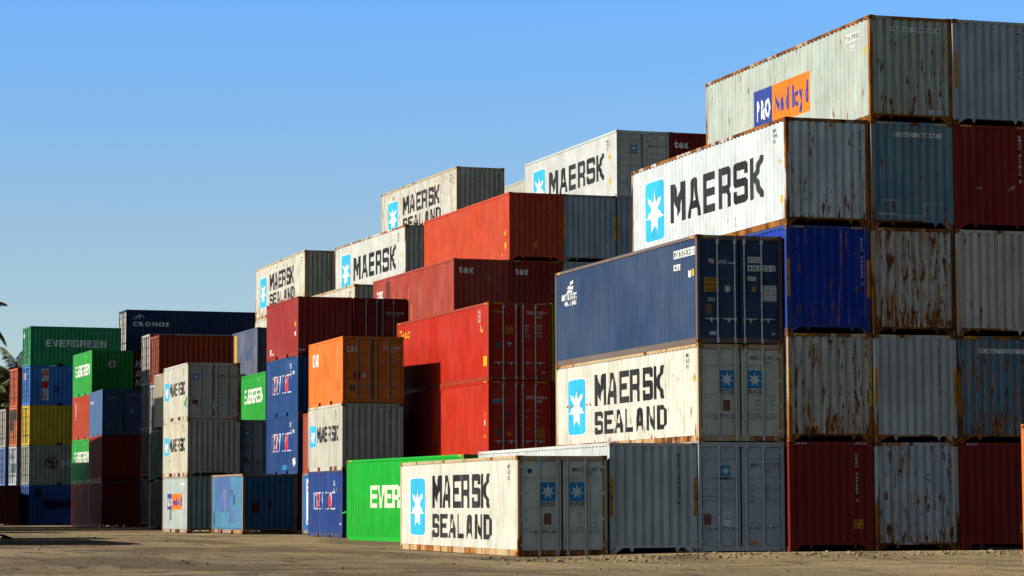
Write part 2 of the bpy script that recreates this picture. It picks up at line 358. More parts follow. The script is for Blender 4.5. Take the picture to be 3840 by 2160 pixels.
def lay(C, face, polys, mat, lift=1, name='lettering', parent=None, flat=None):
    """put flat polygons (u to the viewer's right, v up, metres) on a face of container C"""
    if len(polys) > 1 and name in ('paint_or_lit_patch', 'sticker', 'rust_mark', 'scuff', 'scratch') and len(polys) < 30 and all(len(p) >= 3 for p in polys):
        for p in polys: o = lay(C, face, [p], mat, lift, name, parent, flat)
        return o
    L = C['L']; m = MB(); off = .0035 * lift
    if face in 'LR': pr = PR[L]; brk = [L - p[0] for p in pr][::-1] if face == 'L' else [p[0] for p in pr]
    else: pr = PR[W]; brk = [p[0] for p in pr]
    dep = (lambda u: depth(pr, L - u)) if face == 'L' else (lambda u: depth(pr, u))
    if flat is None and face == 'E' and C['front'] == 'door': flat = .052
    for poly in polys:
        us = [p[0] for p in poly]; a, b = min(us), max(us)
        cuts = [] if flat is not None else [c for c in brk if a + 1e-5 < c < b - 1e-5]
        rest = poly; pieces = []
        for c in cuts:
            left = clip(rest, c, True); rest = clip(rest, c, False)
            if len(left) > 2: pieces.append(left)
            if len(rest) < 3: break
        if len(rest) > 2: pieces.append(rest)
        for pc in pieces:
            vs = []
            um = sum(p[0] for p in pc) / len(pc)
            for u, v in pc:
                d = flat if flat is not None else dep(u + (um - u) * 1e-4)
                if face == 'L': vs.append((d - off, L - u, v))
                elif face == 'R': vs.append((W - d + off, u, v))
                else: vs.append((u, d - off, v))
            m.add(vs, [tuple(range(len(vs)))])
    if not m.f: return None
    return put(name, m.mesh(name), mat, parent or C['root'])
def text(C, face, s, u0, u1, v0, v1, mat, font='plain', lift=1, name='lettering', shear=0, gap=None, **k):
    return lay(C, face, fit(glyphs(s, font, gap), u0, u1, v0, v1, shear), mat, lift, name, **k)
def lines(C, face, rows, u0, vtop, ch, mat, cw=.62, lead=1.35, font='plain', name='lettering', **k):
    tr = []
    for i, s in enumerate(rows):
        if not s.strip(): continue
        g = glyphs(s, font); w = max(p[0] for t in g for p in t)
        pad = (len(s) - len(s.lstrip())) * .4
        v = vtop - ch - i * ch * lead; tr += [[(u0 + (a + pad) * ch * cw * 1.0, v + b * ch) for a, b in t] for t in g]
    return lay(C, face, tr, mat, 1, name, **k)
def vtext(C, face, s, uc, vtop, vbot, cw, mat, font='plain', name='lettering', **k):
    tr = []; st = (vtop - vbot) / len(s)
    for i, ch in enumerate(s):
        if ch == ' ': continue
        g = glyphs(ch, font); v = vtop - (i + 1) * st
        w = cw * (.35 if ch in 'I1' else 1)
        tr += fit(g, uc - w / 2, uc + w / 2, v + st * .12, v + st * .88)
    return lay(C, face, tr, mat, 1, name, **k)

# ------------------------------------------------------------------ the container builder
def container(pos, z, L, h, front, col, label, rust=.12, dirt=.15, fade=.12, frame=None, frust=None, rot=False, group=None,
              bands='three', ecol=None, erust=None, castings=True, jit=True, bar=None, roof=None, plain=False, cast_col=None):
    x, y, yaw, z0 = pos
    if jit: x += rnd.uniform(-.012, .012); y += rnd.uniform(-.012, .012); yaw += rnd.uniform(-.06, .06)
    root = bpy.data.objects.new('shipping_container', None); COL.objects.link(root); root.empty_display_size = .5
    a = R(yaw - (90 if rot else 0))
    if rot: x -= math.cos(a) * W; y -= math.sin(a) * W
    root.location = (x, y, z + z0); root.rotation_euler = (0, 0, a)
    tag(root, label, 'container', group)
    C = dict(root=root, L=L, h=h, front=front)
    pm = paint(col, rust, dirt, fade)
    em = paint(ecol or col, rust if erust is None else erust, dirt, fade)
    fm = paint(frame or col, frust if frust is not None else min(1, rust * 1.5 + .08), dirt, fade * .5, 0, .13)
    cm = paint(cast_col or frame or col, .35 + (frust if frust is not None else rust) * .6, dirt, 0, 0, .6)
    for r_ in (False, True): put('side_panel', cached(('side', L, h, r_), lambda: side_mesh(L, h, r_)), pm, root)
    put('roof_panel', cached(('roof', L, h), lambda: roof_mesh(L, h)), paint(roof or col, rust, dirt, fade), root)
    put('frame', cached(('frame', L, h, front), lambda: frame_mesh(L, h, front)), fm, root)
    put('end_panel', cached(('endb', L, h), lambda: end_mesh(L, h, True)), em, root)
    if front == 'wall': put('end_panel', cached(('endf', h), lambda: end_mesh(L, h, False)), em, root)
    else:
        put('door_seal', cached(('seal', h), lambda: seal_mesh(h)), RUBBER, root)
        for s in (0, 1):
            d = put('door', cached(('door', h, s, bands), lambda: door_mesh(h, s, bands)), em, root)
            if plain: continue
            for i, bx in enumerate(bar_x(s)):
                put('locking_bar', cached(('bar', h, s, i), lambda: bar_mesh(h, bx)), bar or STEEL, d)
                dr = -1 if (s, i) in ((0, 0), (0, 1)) else 1
                put('handle', cached(('handle', s, i), lambda: handle_mesh(bx, dr)), bar or STEEL, d)
            hx, hd = ((.075, 1) if s == 0 else (W - .075, -1))
            for k in range(4):
                put('hinge', cached(('hinge', h, s, k), lambda: hinge_mesh(hx, hd, .28 + k * (h - .58) / 3)), em, d)
    if castings:
        for sx in (0, 1):
            for sy in (0, 1):
                for zz in (0.001, h - .118):
                    put('corner_casting', cached(('cast', sx, sy, L), lambda: casting_mesh(sx, sy, L)), cm, root, (0, 0, zz))
    return C
def hazard(C, face='E', mat=None, both=True, w=.34):
    h = C['h']
    for a in ((.19, W - .19 - w) if both else (.19,)):
        tr = []
        for k in range(4):
            u = a + k * w / 4; tr.append([(u, h - .078), (u + w / 8, h - .078), (u + w / 8 + .035, h - .028), (u + .035, h - .028)])
        lay(C, face, tr, mat or HAZ, 1, 'hazard_stripe', flat=.006)
def hazard_side(C, face='L'):
    h = C['h']; L = C['L']
    for a in (.19, L - .55):
        tr = []
        for k in range(3):
            u = a + k * .12; tr.append([(u, h - .074), (u + .06, h - .074), (u + .095, h - .024), (u + .035, h - .024)])
        lay(C, face, tr, HAZ, 1, 'hazard_stripe', flat=.007)
def caution_post(C, u, mat=None, face='E', v0=.97, v1=1.98):
    p = lay(C, face, rect(u, u + .085, v0, v1), mat or ink((.95, .36, .015)), 1, 'sticker', flat=.005)
    lay(C, face, rect(u + .008, u + .077, v0 + .42, v0 + .62), BLACK, 2, 'lettering', p, flat=.005)
    tr = []
    for s, a, b in (('CAUTION', v1 - .02, v0 + .65), ('CONTAINER', v0 + .40, v0 + .02)):
        st = (a - b) / len(s)
        for i, ch in enumerate(s): tr += fit(glyphs(ch, 'bold'), u + .022, u + .063, a - (i + 1) * st + .005, a - i * st - .005)
    lay(C, face, tr, BLACK, 2, 'lettering', p, flat=.005)
    tr = []
    for i, ch in enumerate('HIGH'): tr += fit(glyphs(ch, 'bold'), u + .022, u + .063, v0 + .575 - i * .045, v0 + .612 - i * .045)
    lay(C, face, tr, mat or HAZ, 3, 'lettering', p, flat=.005)
def starpanel(C, face, u0, u1, v0, v1, blue=None, border=True, rustm=None, flat=None):
    if border: p = lay(C, face, rrect(u0 - .06, u1 + .06, v0 - .05, v1 + .05, .16), WHITE, 1, 'logo_panel', flat=flat); k = 2
    else: p = None; k = 1
    q = lay(C, face, rrect(u0, u1, v0, v1, .13 if border else .01), blue or CYAN, k, 'logo_panel', p, flat=flat)
    lay(C, face, star((u0 + u1) / 2, v0 + (v1 - v0) * (.48 if border else .5), (u1 - u0) * .5, (v1 - v0) * (.44 if border else .41)), WHITE, k + 1, 'star', p or q, flat=flat)
def two_line(C, v=0):
    starpanel(C, 'L', 1.22, 2.74, .45 + v, 2.10 + v)
    text(C, 'L', 'MAERSK', 3.62, 9.58, 1.24 + v, 2.16 + v, BLACK, 'block', name='lettering'); text(C, 'L', 'SEALAND', 3.66, 9.68, .40 + v, 1.07 + v, BLACK, 'block', gap=.2)
def one_line(C):
    starpanel(C, 'L', 1.24, 2.78, .55, 2.36); text(C, 'L', 'MAERSK', 3.40, 10.62, .92, 2.08, BLACK, 'block', gap=.17)
def short_line(C, blue=None):
    starpanel(C, 'L', .36, 1.33, 1.0, 1.84, blue, border=False); text(C, 'L', 'MAERSK', 1.57, 5.28, 1.15, 1.76, BLACK, 'block')
def side_id(C, rows, mat=BLACK, v=2.36, u=None, ch=.115):
    lines(C, 'L', rows, u if u is not None else C['L'] - .93, v, ch, mat, .78, 1.3)
def door_id(C, a, b, c, v=2.30, u=1.50, ch=.115, mat=BLACK, box=False):
    text(C, 'E', a, u, u + .30, v - ch, v, mat); text(C, 'E', b, u + .36, u + .70, v - ch, v, mat); text(C, 'E', c, u + .745, u + .81, v - ch, v, mat)
def weights(C, u0, vtop, rows, nums, mat=BLACK, ch=.045, gap=.12, du=.42):
    lines(C, 'E', rows, u0, vtop, ch, mat, .62, gap / ch); lines(C, 'E', nums, u0 + du, vtop, ch, mat, .62, gap / ch)
def sticker(C, face, u0, u1, v0, v1, mat, rows=None, tm=None, ch=None, **k):
    p = lay(C, face, rect(u0, u1, v0, v1), mat, 1, 'sticker', **k)
    if rows:
        n = len(rows); st = (v1 - v0) / n
        for i, s in enumerate(rows):
            if not s: continue
            w = (u1 - u0) * .86; text(C, face, s, (u0 + u1) / 2 - w / 2, (u0 + u1) / 2 + w / 2, v1 - (i + 1) * st + st * .2, v1 - i * st - st * .15, tm or BLACK, 'bold', 2, parent=p, **k)
    return p
def warn_tri(C, face, u, v, s=.14, mat=None, up=True, **k):
    d = 1 if up else -1
    p = lay(C, face, [[(u - s, v - s * .85 * d), (u + s, v - s * .85 * d), (u, v + s * .85 * d)][::d]], mat or YEL, 1, 'sticker', **k)
    lay(C, face, [[(u - s * .12, v - s * .5 * d), (u + s * .12, v - s * .5 * d), (u, v + s * .35 * d)][::d]], BLACK, 2, 'lettering', p, **k)

# ------------------------------------------------------------------ colours of the steel
MSK = (.64, .645, .60); MSKW = (.66, .635, .53); MSKB = (.55, .535, .44); MSKE = (.40, .44, .50); AQUA = (.40, .46, .40); AQUAE = (.20, .36, .42)
REDO = (.52, .056, .015); REDB = (.47, .020, .006); REDD = (.36, .046, .024); REDK = (.20, .014, .012); BRICK = (.28, .028, .020)
GREEN = (.012, .40, .030); GREENK = (.030, .33, .045); NYKB = (.026, .054, .12); WANB = (.014, .055, .19)
ORG = (.80, .175, .022); LBL = (.055, .17, .31); DBL = (.022, .045, .12); GBL = (.33, .39, .47)  # LBL is darkened, with the end's shade put into the colour
# stack positions: near-left ground corner x, y, turn in degrees, ground level
P = dict(F=(21.47, 63.40, -1.83, -.07), A0=(24.01, 63.42, -1.54, -.03), A=(26.47, 63.30, -1.53, 0), B=(28.935, 63.0, -1.47, .01), C=(31.40, 62.87, -1.5, 0), D=(33.865, 62.75, -1.2, 0),
 T=(29.62, 90.8, 0, .02), TR=(32.10, 90.8, 0, .02), X=(34.83, 103.85, .55, 0), XL=(32.36, 103.83, .55, 0), X2=(37.29, 103.9, .5, 0), X3=(39.76, 103.95, .4, 0), X4=(42.24, 104.0, .3, 0),
 N1=(32.69, 130.91, -.88, 0), N2=(34.24, 117.54, 1.14, 0), NT=(36.83, 117.68, 1.5, 0), N3=(31.72, 117.4, 1.1, 0), NZ=(41.6, 117.5, 0, 0),
 M1=(23.76, 117.06, -.39, 0), M2=(24.86, 110.5, .89, .02), M3=(27.32, 110.56, 0, .02), M4=(25.76, 97.1, -1.59, 0), M5=(27.39, 103.95, 0, .02), M6=(28.98, 123.93, -1.35, 0), M7=(26.26, 117.39, 0, 0),
 M8=(30.04, 130.3, 0, 0), CX=(29.79, 110.47, 0, 0), GE=(25.17, 79.68, 3.04, -.02), K2=(24.74, 145.87, -2.52, .02), K3=(25.17, 152.2, 1.41, 0),
 G1=(24.21, 170.72, 3.99, .02), G0=(23.75, 173.35, 3.9, 0), G00=(23.50, 177.1, 3.4, 0), GD=(20.94, 168.9, 0, -.03), CR=(31.18, 174.65, 1.31, 0), RR=(26.05, 136.1, 0, -.1), WR=(26.05, 138.62, 0, .12), CW=(25.69, 132.9, 0, 0), E=(27.29, 35.73, 0, 0))
FRONT = 'containers of the front right wall'; MID = 'short containers stacked in the middle'; BACK = 'containers stepping up behind'; LEFT = 'containers stacked at the left end'

# ------------------------------------------------------------------ front block
c = container(P['F'], 0, L40, S, 'door', MSKW, 'weathered white container with black lettering standing on the ground in front of all others', .30, .30, .15, frame=(.52, .37, .19), frust=.55, erust=.14, group=FRONT)
two_line(c); side_id(c, ['MSKU', '621387', '42G1'], v=2.38, u=11.25)
starpanel(c, 'E', .63, 1.03, 1.41, 1.90, BLUE_L, False); starpanel(c, 'E', 1.42, 1.82, 1.41, 1.90, BLUE_L, False)
for u in (.63, 1.42): text(c, 'E', 'MAERSK', u - .005, u + .405, 1.345, 1.395, BLACK, 'bold'); text(c, 'E', 'SEALAND', u - .005, u + .405, 1.285, 1.335, BLACK, 'bold')
door_id(c, 'MSKU', '621387', '9', 2.29); text(c, 'E', '42G1', 1.87, 2.08, 2.08, 2.18, BLACK); sticker(c, 'E', .72, .92, .81, 1.10, BROWN)
lay(c, 'E', disc(.34, 2.19, .065), ink((.03, .07, .30)), 1, 'sticker'); weights(c, 1.66, 1.12, ['MGW', 'TARE', 'NET', 'CUB'], ['32.500', '3.700', '28.800', '67.7'])
text(c, 'E', 'WWW.MAERSKSEALAND.COM', .38, 1.03, .60, .645, SEAL); sticker(c, 'E', .25, .46, .15, .26, GREY); lay(c, 'E', [[(1.05, .30), (1.09, .30), (1.12, .62), (1.04, .60)], [(1.26, .33), (1.32, .30), (1.30, .66)]], GREY, 1, 'sticker')
c = container(P['A0'], 0, L40, H, 'wall', (.56, .57, .55), 'clean grey tall container on the ground, two orange caution strips on its corner posts', .03, .12, .08, erust=.02, frust=.06, group=FRONT)
hazard(c); hazard_side(c); caution_post(c, .012); caution_post(c, W - .097); vtext(c, 'E', 'MRSU 389520 4', 1.955, 2.61, 1.25, .085, BLACK)
c = container(P['A'], 0, L40, H, 'door', (.46, .48, .50), 'grey container with doors at ground level, one small blue star and white paper sheet', .06, .15, .1, erust=.05, bands='five', frust=.10, group=FRONT)
hazard(c); starpanel(c, 'E', .65, .91, 1.99, 2.26, BLUE_L, False); text(c, 'E', 'MAERSK', .60, .98, 1.905, 1.965, BLACK, 'bold')
door_id(c, 'MRKU', '632773', '5', 2.34); text(c, 'E', '45G1', 1.87, 2.08, 2.07, 2.18, BLACK)
sticker(c, 'E', .70, .90, .69, 1.05, LT, ['', '', 'FSC', '', '']); lay(c, 'E', disc(.80, .97, .05, .05, 12, .78) + rect(.793, .807, .90, .95), BLACK, 3, 'lettering')
sticker(c, 'E', .16, .36, .71, .99, BROWN); lay(c, 'E', disc(.46, .91, .05, .07), ink((.50, .55, .62)), 1, 'sticker'); lay(c, 'E', disc(.46, .91, .022, .035), BLUE_L, 2, 'sticker')
sticker(c, 'E', 1.44, 1.66, .18, .27, ink((.66, .24, .012))); sticker(c, 'E', .24, .42, .17, .27, GREY); sticker(c, 'E', .68, .90, .20, .25, GREY); sticker(c, 'E', 1.96, 2.16, .23, .27, GREY)
weights(c, 1.46, 1.77, ['MAX.GROSS', '', 'TARE WT', '', 'PAYLOAD', '', 'CUBE'], ['32.500 KGS', '71.650 LBS', '3.810 KGS', '8.400 LBS', '28.690 KGS', '63.250 LBS', '76.4 M'], SEAL, .05, .075, .38)
text(c, 'E', 'maerskline.com', .12, .52, 1.44, 1.50, SEAL)
c = container(P['A'], H, L40, S, 'door', MSKW, 'cream-white container with two-line black lettering above the small-star grey doors', .36, .30, .15, frame=(.52, .37, .19), frust=.55, erust=.14, group=FRONT)
two_line(c); side_id(c, ['MSKU', '653817', '42G1'], v=2.38, u=11.27); warn_tri(c, 'L', 11.78, 1.72, .12)
lay(c, 'L', [[(a, 1.30), (a + .10, 1.26), (a + .04, 1.36)] for a in (1.0, 1.25, 1.5, 1.75, 2.0, 2.25, 2.5, 2.9, 3.2)], ink((.42, .17, .03)), 4, 'rust_mark')
starpanel(c, 'E', .63, 1.03, 1.40, 1.89, BLUE_L, False); starpanel(c, 'E', 1.42, 1.82, 1.41, 1.89, BLUE_L, False)
for u in (.63, 1.42): text(c, 'E', 'MAERSK', u - .005, u + .405, 1.335, 1.385, BLACK, 'bold'); text(c, 'E', 'SEALAND', u - .005, u + .405, 1.275, 1.325, BLACK, 'bold')
door_id(c, 'MSKU', '653817', '5', 2.29); text(c, 'E', '42G1', 1.87, 2.08, 2.06, 2.16, BLACK); sticker(c, 'E', .71, .92, .81, 1.10, BROWN)
weights(c, 1.66, 1.12, ['MGW', 'PAYLD', 'TARE', 'CUB'], ['32.500', '28.800', '3.700', '67.7']); text(c, 'E', 'WWW.MAERSKSEALAND.COM', .40, 1.03, .68, .72, SEAL); sticker(c, 'E', .28, .46, .17, .26, GREY); sticker(c, 'E', 2.10, 2.22, .20, .25, GREY)
c = container(P['A'], H + S, L40, H, 'door', NYKB, 'scuffed dark blue container with white sail mark, third up beside rusty container ends', .13, .10, .16, frame=(.13, .085, .07), frust=.30, erust=.02, bands='five', bar=paint((.62, .64, .64), .1, .2, .1), group=FRONT)
hazard(c); hazard_side(c)
lay(c, 'L', [[(1.05, 2.20), (1.75, 2.42), (1.72, 2.33), (1.15, 2.12)], [(1.15, 2.32), (1.76, 2.62), (1.74, 2.52), (1.30, 2.30)], [(.80, 2.05), (1.15, 2.25), (1.0, 2.10), (.9, 2.02)], [(1.35, 2.16), (1.65, 2.26), (1.55, 2.16), (1.35, 2.10)]], WHITE, 1, 'logo')
text(c, 'L', 'NIKKO LOGISTIC', .56, 2.10, 1.98, 2.16, WHITE, 'bold', gap=.02); text(c, 'L', 'MARINE', .85, 2.06, 1.80, 1.93, WHITE, 'bold')
p = lay(c, 'L', rect(10.42, 11.98, 2.38, 2.60), WHITE, 1, 'sticker'); text(c, 'L', 'NYKU438320 5', 10.45, 11.95, 2.41, 2.57, BLACK, 'plain', 2, parent=p)
p = lay(c, 'L', rect(10.42, 10.86, 2.06, 2.22), WHITE, 1, 'sticker'); text(c, 'L', '45G1', 10.45, 10.84, 2.08, 2.20, BLACK, 'plain', 2, parent=p); sticker(c, 'L', 11.52, 11.62, 1.80, 1.98, WHITE); sticker(c, 'L', 11.78, 11.88, 1.82, 2.00, YEL)
text(c, 'E', 'NYK', .58, .86, 2.13, 2.23, WHITE, 'bold', shear=.2); text(c, 'E', 'LINE', .89, 1.07, 2.13, 2.18, WHITE, 'bold', shear=.2)
lay(c, 'E', [[(.33, 2.26), (.49, 2.245), (.52, 2.13), (.37, 2.15)]], WHITE, 1, 'logo'); lay(c, 'E', [[(.335, 2.235), (.495, 2.22), (.50, 2.20), (.34, 2.215)], [(.35, 2.185), (.505, 2.17), (.51, 2.15), (.36, 2.165)]], RED, 2, 'logo')
for s_, a, b, z0_, z1_ in (('NYKU', 1.46, 1.82, 2.17, 2.33), ('4383', 1.46, 1.84, 1.95, 2.11), ('20 5', 1.87, 2.26, 1.95, 2.11), ('45G1', 1.46, 1.70, 1.69, 1.80)):
    p = lay(c, 'E', rect(a, b, z0_, z1_), LT, 1, 'sticker'); text(c, 'E', s_, a + .02, b - .02, z0_ + .015, z1_ - .015, BLACK, 'plain', 2, parent=p)
sticker(c, 'E', .22, .64, 1.38, 1.76, ink((.62, .30, .02)), ['CAUTION', 'HIGH', 'TRAILER']); lay(c, 'E', disc(.88, 1.46, .08, .09), LT, 1, 'sticker'); lay(c, 'E', disc(.88, 1.46, .055, .062, 14, .7), BLACK, 2, 'lettering')
sticker(c, 'E', 1.88, 2.28, 1.15, 1.57, LT, ['MAX GROSS 30.480', '67.200 LBS', 'TARE WT 3.890', '8.580 LBS', 'MAX CARGO 26.590', '58.620 LBS']); sticker(c, 'E', .24, .44, .77, 1.05, BROWN); sticker(c, 'E', .32, .53, 1.13, 1.22, GREY, ['ACEP']); sticker(c, 'E', 1.58, 1.68, 1.40, 1.54, ink((.6, .25, .02)))
sticker(c, 'E', .36, .55, .23, .33, GREY); sticker(c, 'E', 2.14, 2.26, .25, .31, GREY)

# ------------------------------------------------------------------ wall of ends (second to fourth rows of the front block)
c = container(P['B'], 0, L40, H, 'wall', (.21, .022, .016), 'dark red container end at ground level with white upright number and orange sticker', .05, .12, .05, erust=.03, frust=.05, group=FRONT)
hazard(c, mat=GREY); vtext(c, 'E', 'UESU 467659 0', 1.975, 2.60, 1.28, .07, LT); sticker(c, 'E', 1.86, 2.12, .58, .82, ink((.62, .26, .02)), ['CAUTION', '9.6'])
c = container(P['B'], H, L40, H, 'wall', (.50, .475, .42), 'grey end with long rust trails, above the dark red end with orange sticker', .55, .35, .15, erust=.56, frust=.85, group=FRONT)
hazard(c); vtext(c, 'E', 'MSKU 015829 1', 1.965, 2.60, 1.27, .07, BLACK); caution_post(c, .012, HAZ); caution_post(c, W - .097, HAZ)
c = container(P['B'], 2 * H, L40, H, 'wall', (.011, .042, .37), 'bright blue container end with dark scraped patches and white upright number', .10, .15, .05, erust=.42, frust=.30, frame=(.03, .06, .24), group=FRONT)
hazard(c); vtext(c, 'E', 'MSKU 936535 5', 2.215, 2.60, 1.30, .07, LT); caution_post(c, .012); caution_post(c, W - .097)
c = container(P['B'], 3 * H, L40, H, 'wall', (.58, .635, .635), 'pale grey container with large lettering, on top of the bright blue end', .22, .18, .1, erust=.46, frust=.95, group=FRONT)
one_line(c); side_id(c, ['MSKU', '932148', '45G1'], v=2.68, u=11.30); warn_tri(c, 'L', 11.74, 1.80, .13); sticker(c, 'L', 11.78, 11.88, .60, .82, YEL); vtext(c, 'E', 'MSKU 932148 1', 2.19, 2.60, 1.30, .07, BLACK)
c = container(P['C'], 0, L40, H, 'wall', (.44, .47, .50), 'pale blue-grey dented container end at ground level with rust around its foot', .40, .25, .15, erust=.52, frust=.75, group=FRONT)
vtext(c, 'E', 'MSKU 854754 0', 2.19, 2.60, 1.30, .07, BLACK); lay(c, 'E', [[(1.45, 1.92), (1.60, 2.06), (1.56, 2.06), (1.44, 1.96)], [(1.45, 1.92), (1.62, 1.80), (1.58, 1.90)]], DKGREY, 1, 'lettering')
c = container(P['C'], H, L40, H, 'wall', (.49, .49, .47), 'plain light grey container end with nearly no rust and orange strips on both posts', .10, .22, .12, erust=.24, frust=.62, group=FRONT)
hazard(c); vtext(c, 'E', 'MRKU 334523 3', 1.93, 2.60, 1.30, .07, BLACK); caution_post(c, .012); caution_post(c, W - .097)
c = container(P['C'], 2 * H, L40, H, 'wall', (.50, .475, .42), 'grey container end eaten by orange rust along its foot, third up in its stack', .55, .35, .15, erust=.62, frust=1.0, group=FRONT)
vtext(c, 'E', 'MSKU 814320 0', 2.19, 2.60, 1.30, .07, BLACK)
c = container(P['C'], 3 * H, L40, H, 'wall', (.12, .24, .31), 'blue-grey container end with white number strip and pale square marks along its foot', .25, .25, .15, erust=.40, frust=.60, group=FRONT)
hazard(c); p = lay(c, 'E', rect(.66, 2.17, 2.48, 2.60), LT, 1, 'sticker'); text(c, 'E', 'PONU 781440 5', .70, 2.14, 2.495, 2.585, BLACK, 'plain', 2, parent=p)
lay(c, 'E', rect(.20, .75, .33, .40) + rect(.30, .85, .72, .76) + rect(.74, .78, .40, .72) + rect(.78, 1.55, .30, .36) + rect(1.55, 1.60, .36, .70) + rect(1.60, 2.15, .64, .70), ink((.30, .40, .45)), 1, 'paint_or_lit_patch')
c = container(P['C'], 4 * H, L40, H, 'wall', AQUA, 'pale green weathered container with blue and orange name panel, at the very top', .36, .30, .20, erust=.47, frust=1.0, group=FRONT)
lay(c, 'L', rect(3.86, 5.27, .86, 2.02), NAVY, 1, 'logo_panel'); lay(c, 'L', rect(5.275, 8.10, .86, 2.02), ORANGE, 1, 'logo_panel')
text(c, 'L', 'P&O', 4.12, 5.20, 1.12, 1.72, WHITE, 'bold', 2, gap=.12); text(c, 'L', 'Nedlloyd', 5.52, 7.98, 1.16, 1.80, NAVY, 'bold', 2, gap=.13); text(c, 'L', '45 ton', 6.3, 7.5, .62, .82, WHITE, 'bold')
p = lay(c, 'L', rect(10.60, 11.50, 2.36, 2.58), WHITE, 1, 'sticker'); text(c, 'L', 'PONU7908504', 10.62, 11.48, 2.39, 2.55, BLACK, 'plain', 2, parent=p); p = lay(c, 'L', rect(10.85, 11.2, 2.10, 2.24), WHITE, 1, 'sticker'); text(c, 'L', '45G1', 10.88, 11.17, 2.12, 2.22, BLACK, 'plain', 2, parent=p); sticker(c, 'L', 11.75, 11.86, 1.86, 2.08, YEL)
p = lay(c, 'E', rect(.61, 2.14, 2.48, 2.61), LT, 1, 'sticker'); text(c, 'E', 'PONU 790850 4', .65, 2.10, 2.50, 2.595, BLACK, 'plain', 2, parent=p); sticker(c, 'E', 1.70, 2.17, .22, .36, ink((.5, .52, .55)))
c = container(P['D'], 0, L40, H, 'wall', (.20, .018, .014), 'dark maroon container end at ground level on the right edge, behind the orange corner', .05, .1, .05, erust=.03, frust=.05, group=FRONT)
hazard(c, mat=GREY); sticker(c, 'E', 1.79, 2.02, .46, .72, ink((.55, .42, .05)), ['CAUTION', '9.6'])
c = container(P['D'], H, L40, H, 'wall', (.09, .19, .27), 'rusted slate blue end with white number strip, second up at the right edge', .30, .3, .15, erust=.58, frust=.80, group=FRONT)
hazard(c); p = lay(c, 'E', rect(.60, 2.12, 2.42, 2.54), LT, 1, 'sticker'); text(c, 'E', 'PONU 727577 0', .64, 2.09, 2.435, 2.525, BLACK, 'plain', 2, parent=p)
c = container(P['D'], 2 * H, L40, H, 'wall', (.55, .51, .44), 'pale beige-grey container end, third up at the right edge', .22, .3, .15, erust=.36, frust=.55, group=FRONT)
c = container(P['D'], 3 * H, L40, H, 'wall', (.24, .022, .015), 'dark red end with pale scuffs, fourth up at the right edge', .05, .1, .05, erust=.05, frust=.06, group=FRONT)
hazard(c); vtext(c, 'E', 'BMOU 417816 3', 2.0, 2.66, 1.32, .07, LT); lay(c, 'E', [[(1.62, 1.06), (1.82, 1.16), (1.84, 1.28), (1.66, 1.16)], [(.6, 1.18), (.8, 1.10), (.82, 1.18)]], ink((.34, .22, .2)), 1, 'scuff')
c = container(P['D'], 4 * H, L40, H, 'wall', (.42, .45, .50), 'clean grey container end with one orange strip, top right beside the pale green one', .08, .15, .1, erust=.06, frust=.16, cast_col=(.12, .05, .035), group=FRONT)
hazard(c); caution_post(c, .05); vtext(c, 'E', 'MRKU 502618 8', 2.03, 2.62, 1.30, .07, BLACK)
c = container(P['E'], 0, L40, H, 'wall', (.62, .17, .035), 'orange container of which only a sunlit corner edge enters at the right', .05, .15, .08, frust=.12, group=FRONT)

# ------------------------------------------------------------------ red block behind
c = container(P['T'], 2 * H, L40, H, 'door', REDB, 'bright red container with yellow name at its far end, above another bright red one', .04, .10, .10, erust=.02, bands='five', bar=paint((.50, .54, .54), .1, .1, .1), frame=(.34, .045, .020), frust=.10, group=BACK)
hazard(c); hazard_side(c); door_id(c, 'TGCU', '501387', '0', 2.58, mat=LT); text(c, 'E', '45G1', 1.88, 2.10, 2.32, 2.43, LT)
text(c, 'E', 'Touax', .18, .56, 2.52, 2.62, ink((.50, .32, .02)), 'bold', shear=.15); sticker(c, 'E', .67, .99, 1.72, 2.02, ink((.66, .24, .01)), ['CAUTION', 'HIGH', 'TRAILER'], ink((.2, .02, .01)))
weights(c, 1.44, 2.08, ['MGW.', 'TARE.', 'NET.', 'CU.CAP.'], ['32500 KG', '3970 KG', '28530 KG', '76.4 CBM'], LT, .085, .13, .42); warn_tri(c, 'E', .835, 1.33, .09, ink((.6, .62, .64)), False); sticker(c, 'E', .29, .48, 1.16, 1.42, ink((.11, .09, .07))); text(c, 'E', 'GL', .76, .86, 2.42, 2.52, ink((.03, .15, .40)), 'bold'); sticker(c, 'E', 2.10, 2.22, .28, .34, GREY)
text(c, 'L', 'Touax', .35, 1.85, 2.22, 2.56, YEL, 'bold', shear=.2); side_id(c, ['TGCU', '501387', '45G1'], ink((.7, .7, .66)), v=2.66, u=10.92, ch=.13); warn_tri(c, 'L', 11.38, 1.93, .13); sticker(c, 'L', 11.15, 11.24, 1.88, 2.08, WHITE); sticker(c, 'L', 11.66, 11.74, 1.90, 2.08, YEL); sticker(c, 'L', 11.55, 11.88, .55, .91, YEL)
c = container(P['T'], H, L40, H, 'door', (.50, .026, .007), 'bright red container directly under the red one with yellow name', .07, .12, .10, erust=.02, bands='five', bar=paint((.50, .54, .54), .1, .1, .1), group=BACK)
hazard(c); hazard_side(c); door_id(c, 'DRYU', '940236', '4', 2.34, mat=LT); text(c, 'E', '45G1', 1.88, 2.10, 2.08, 2.19, LT)
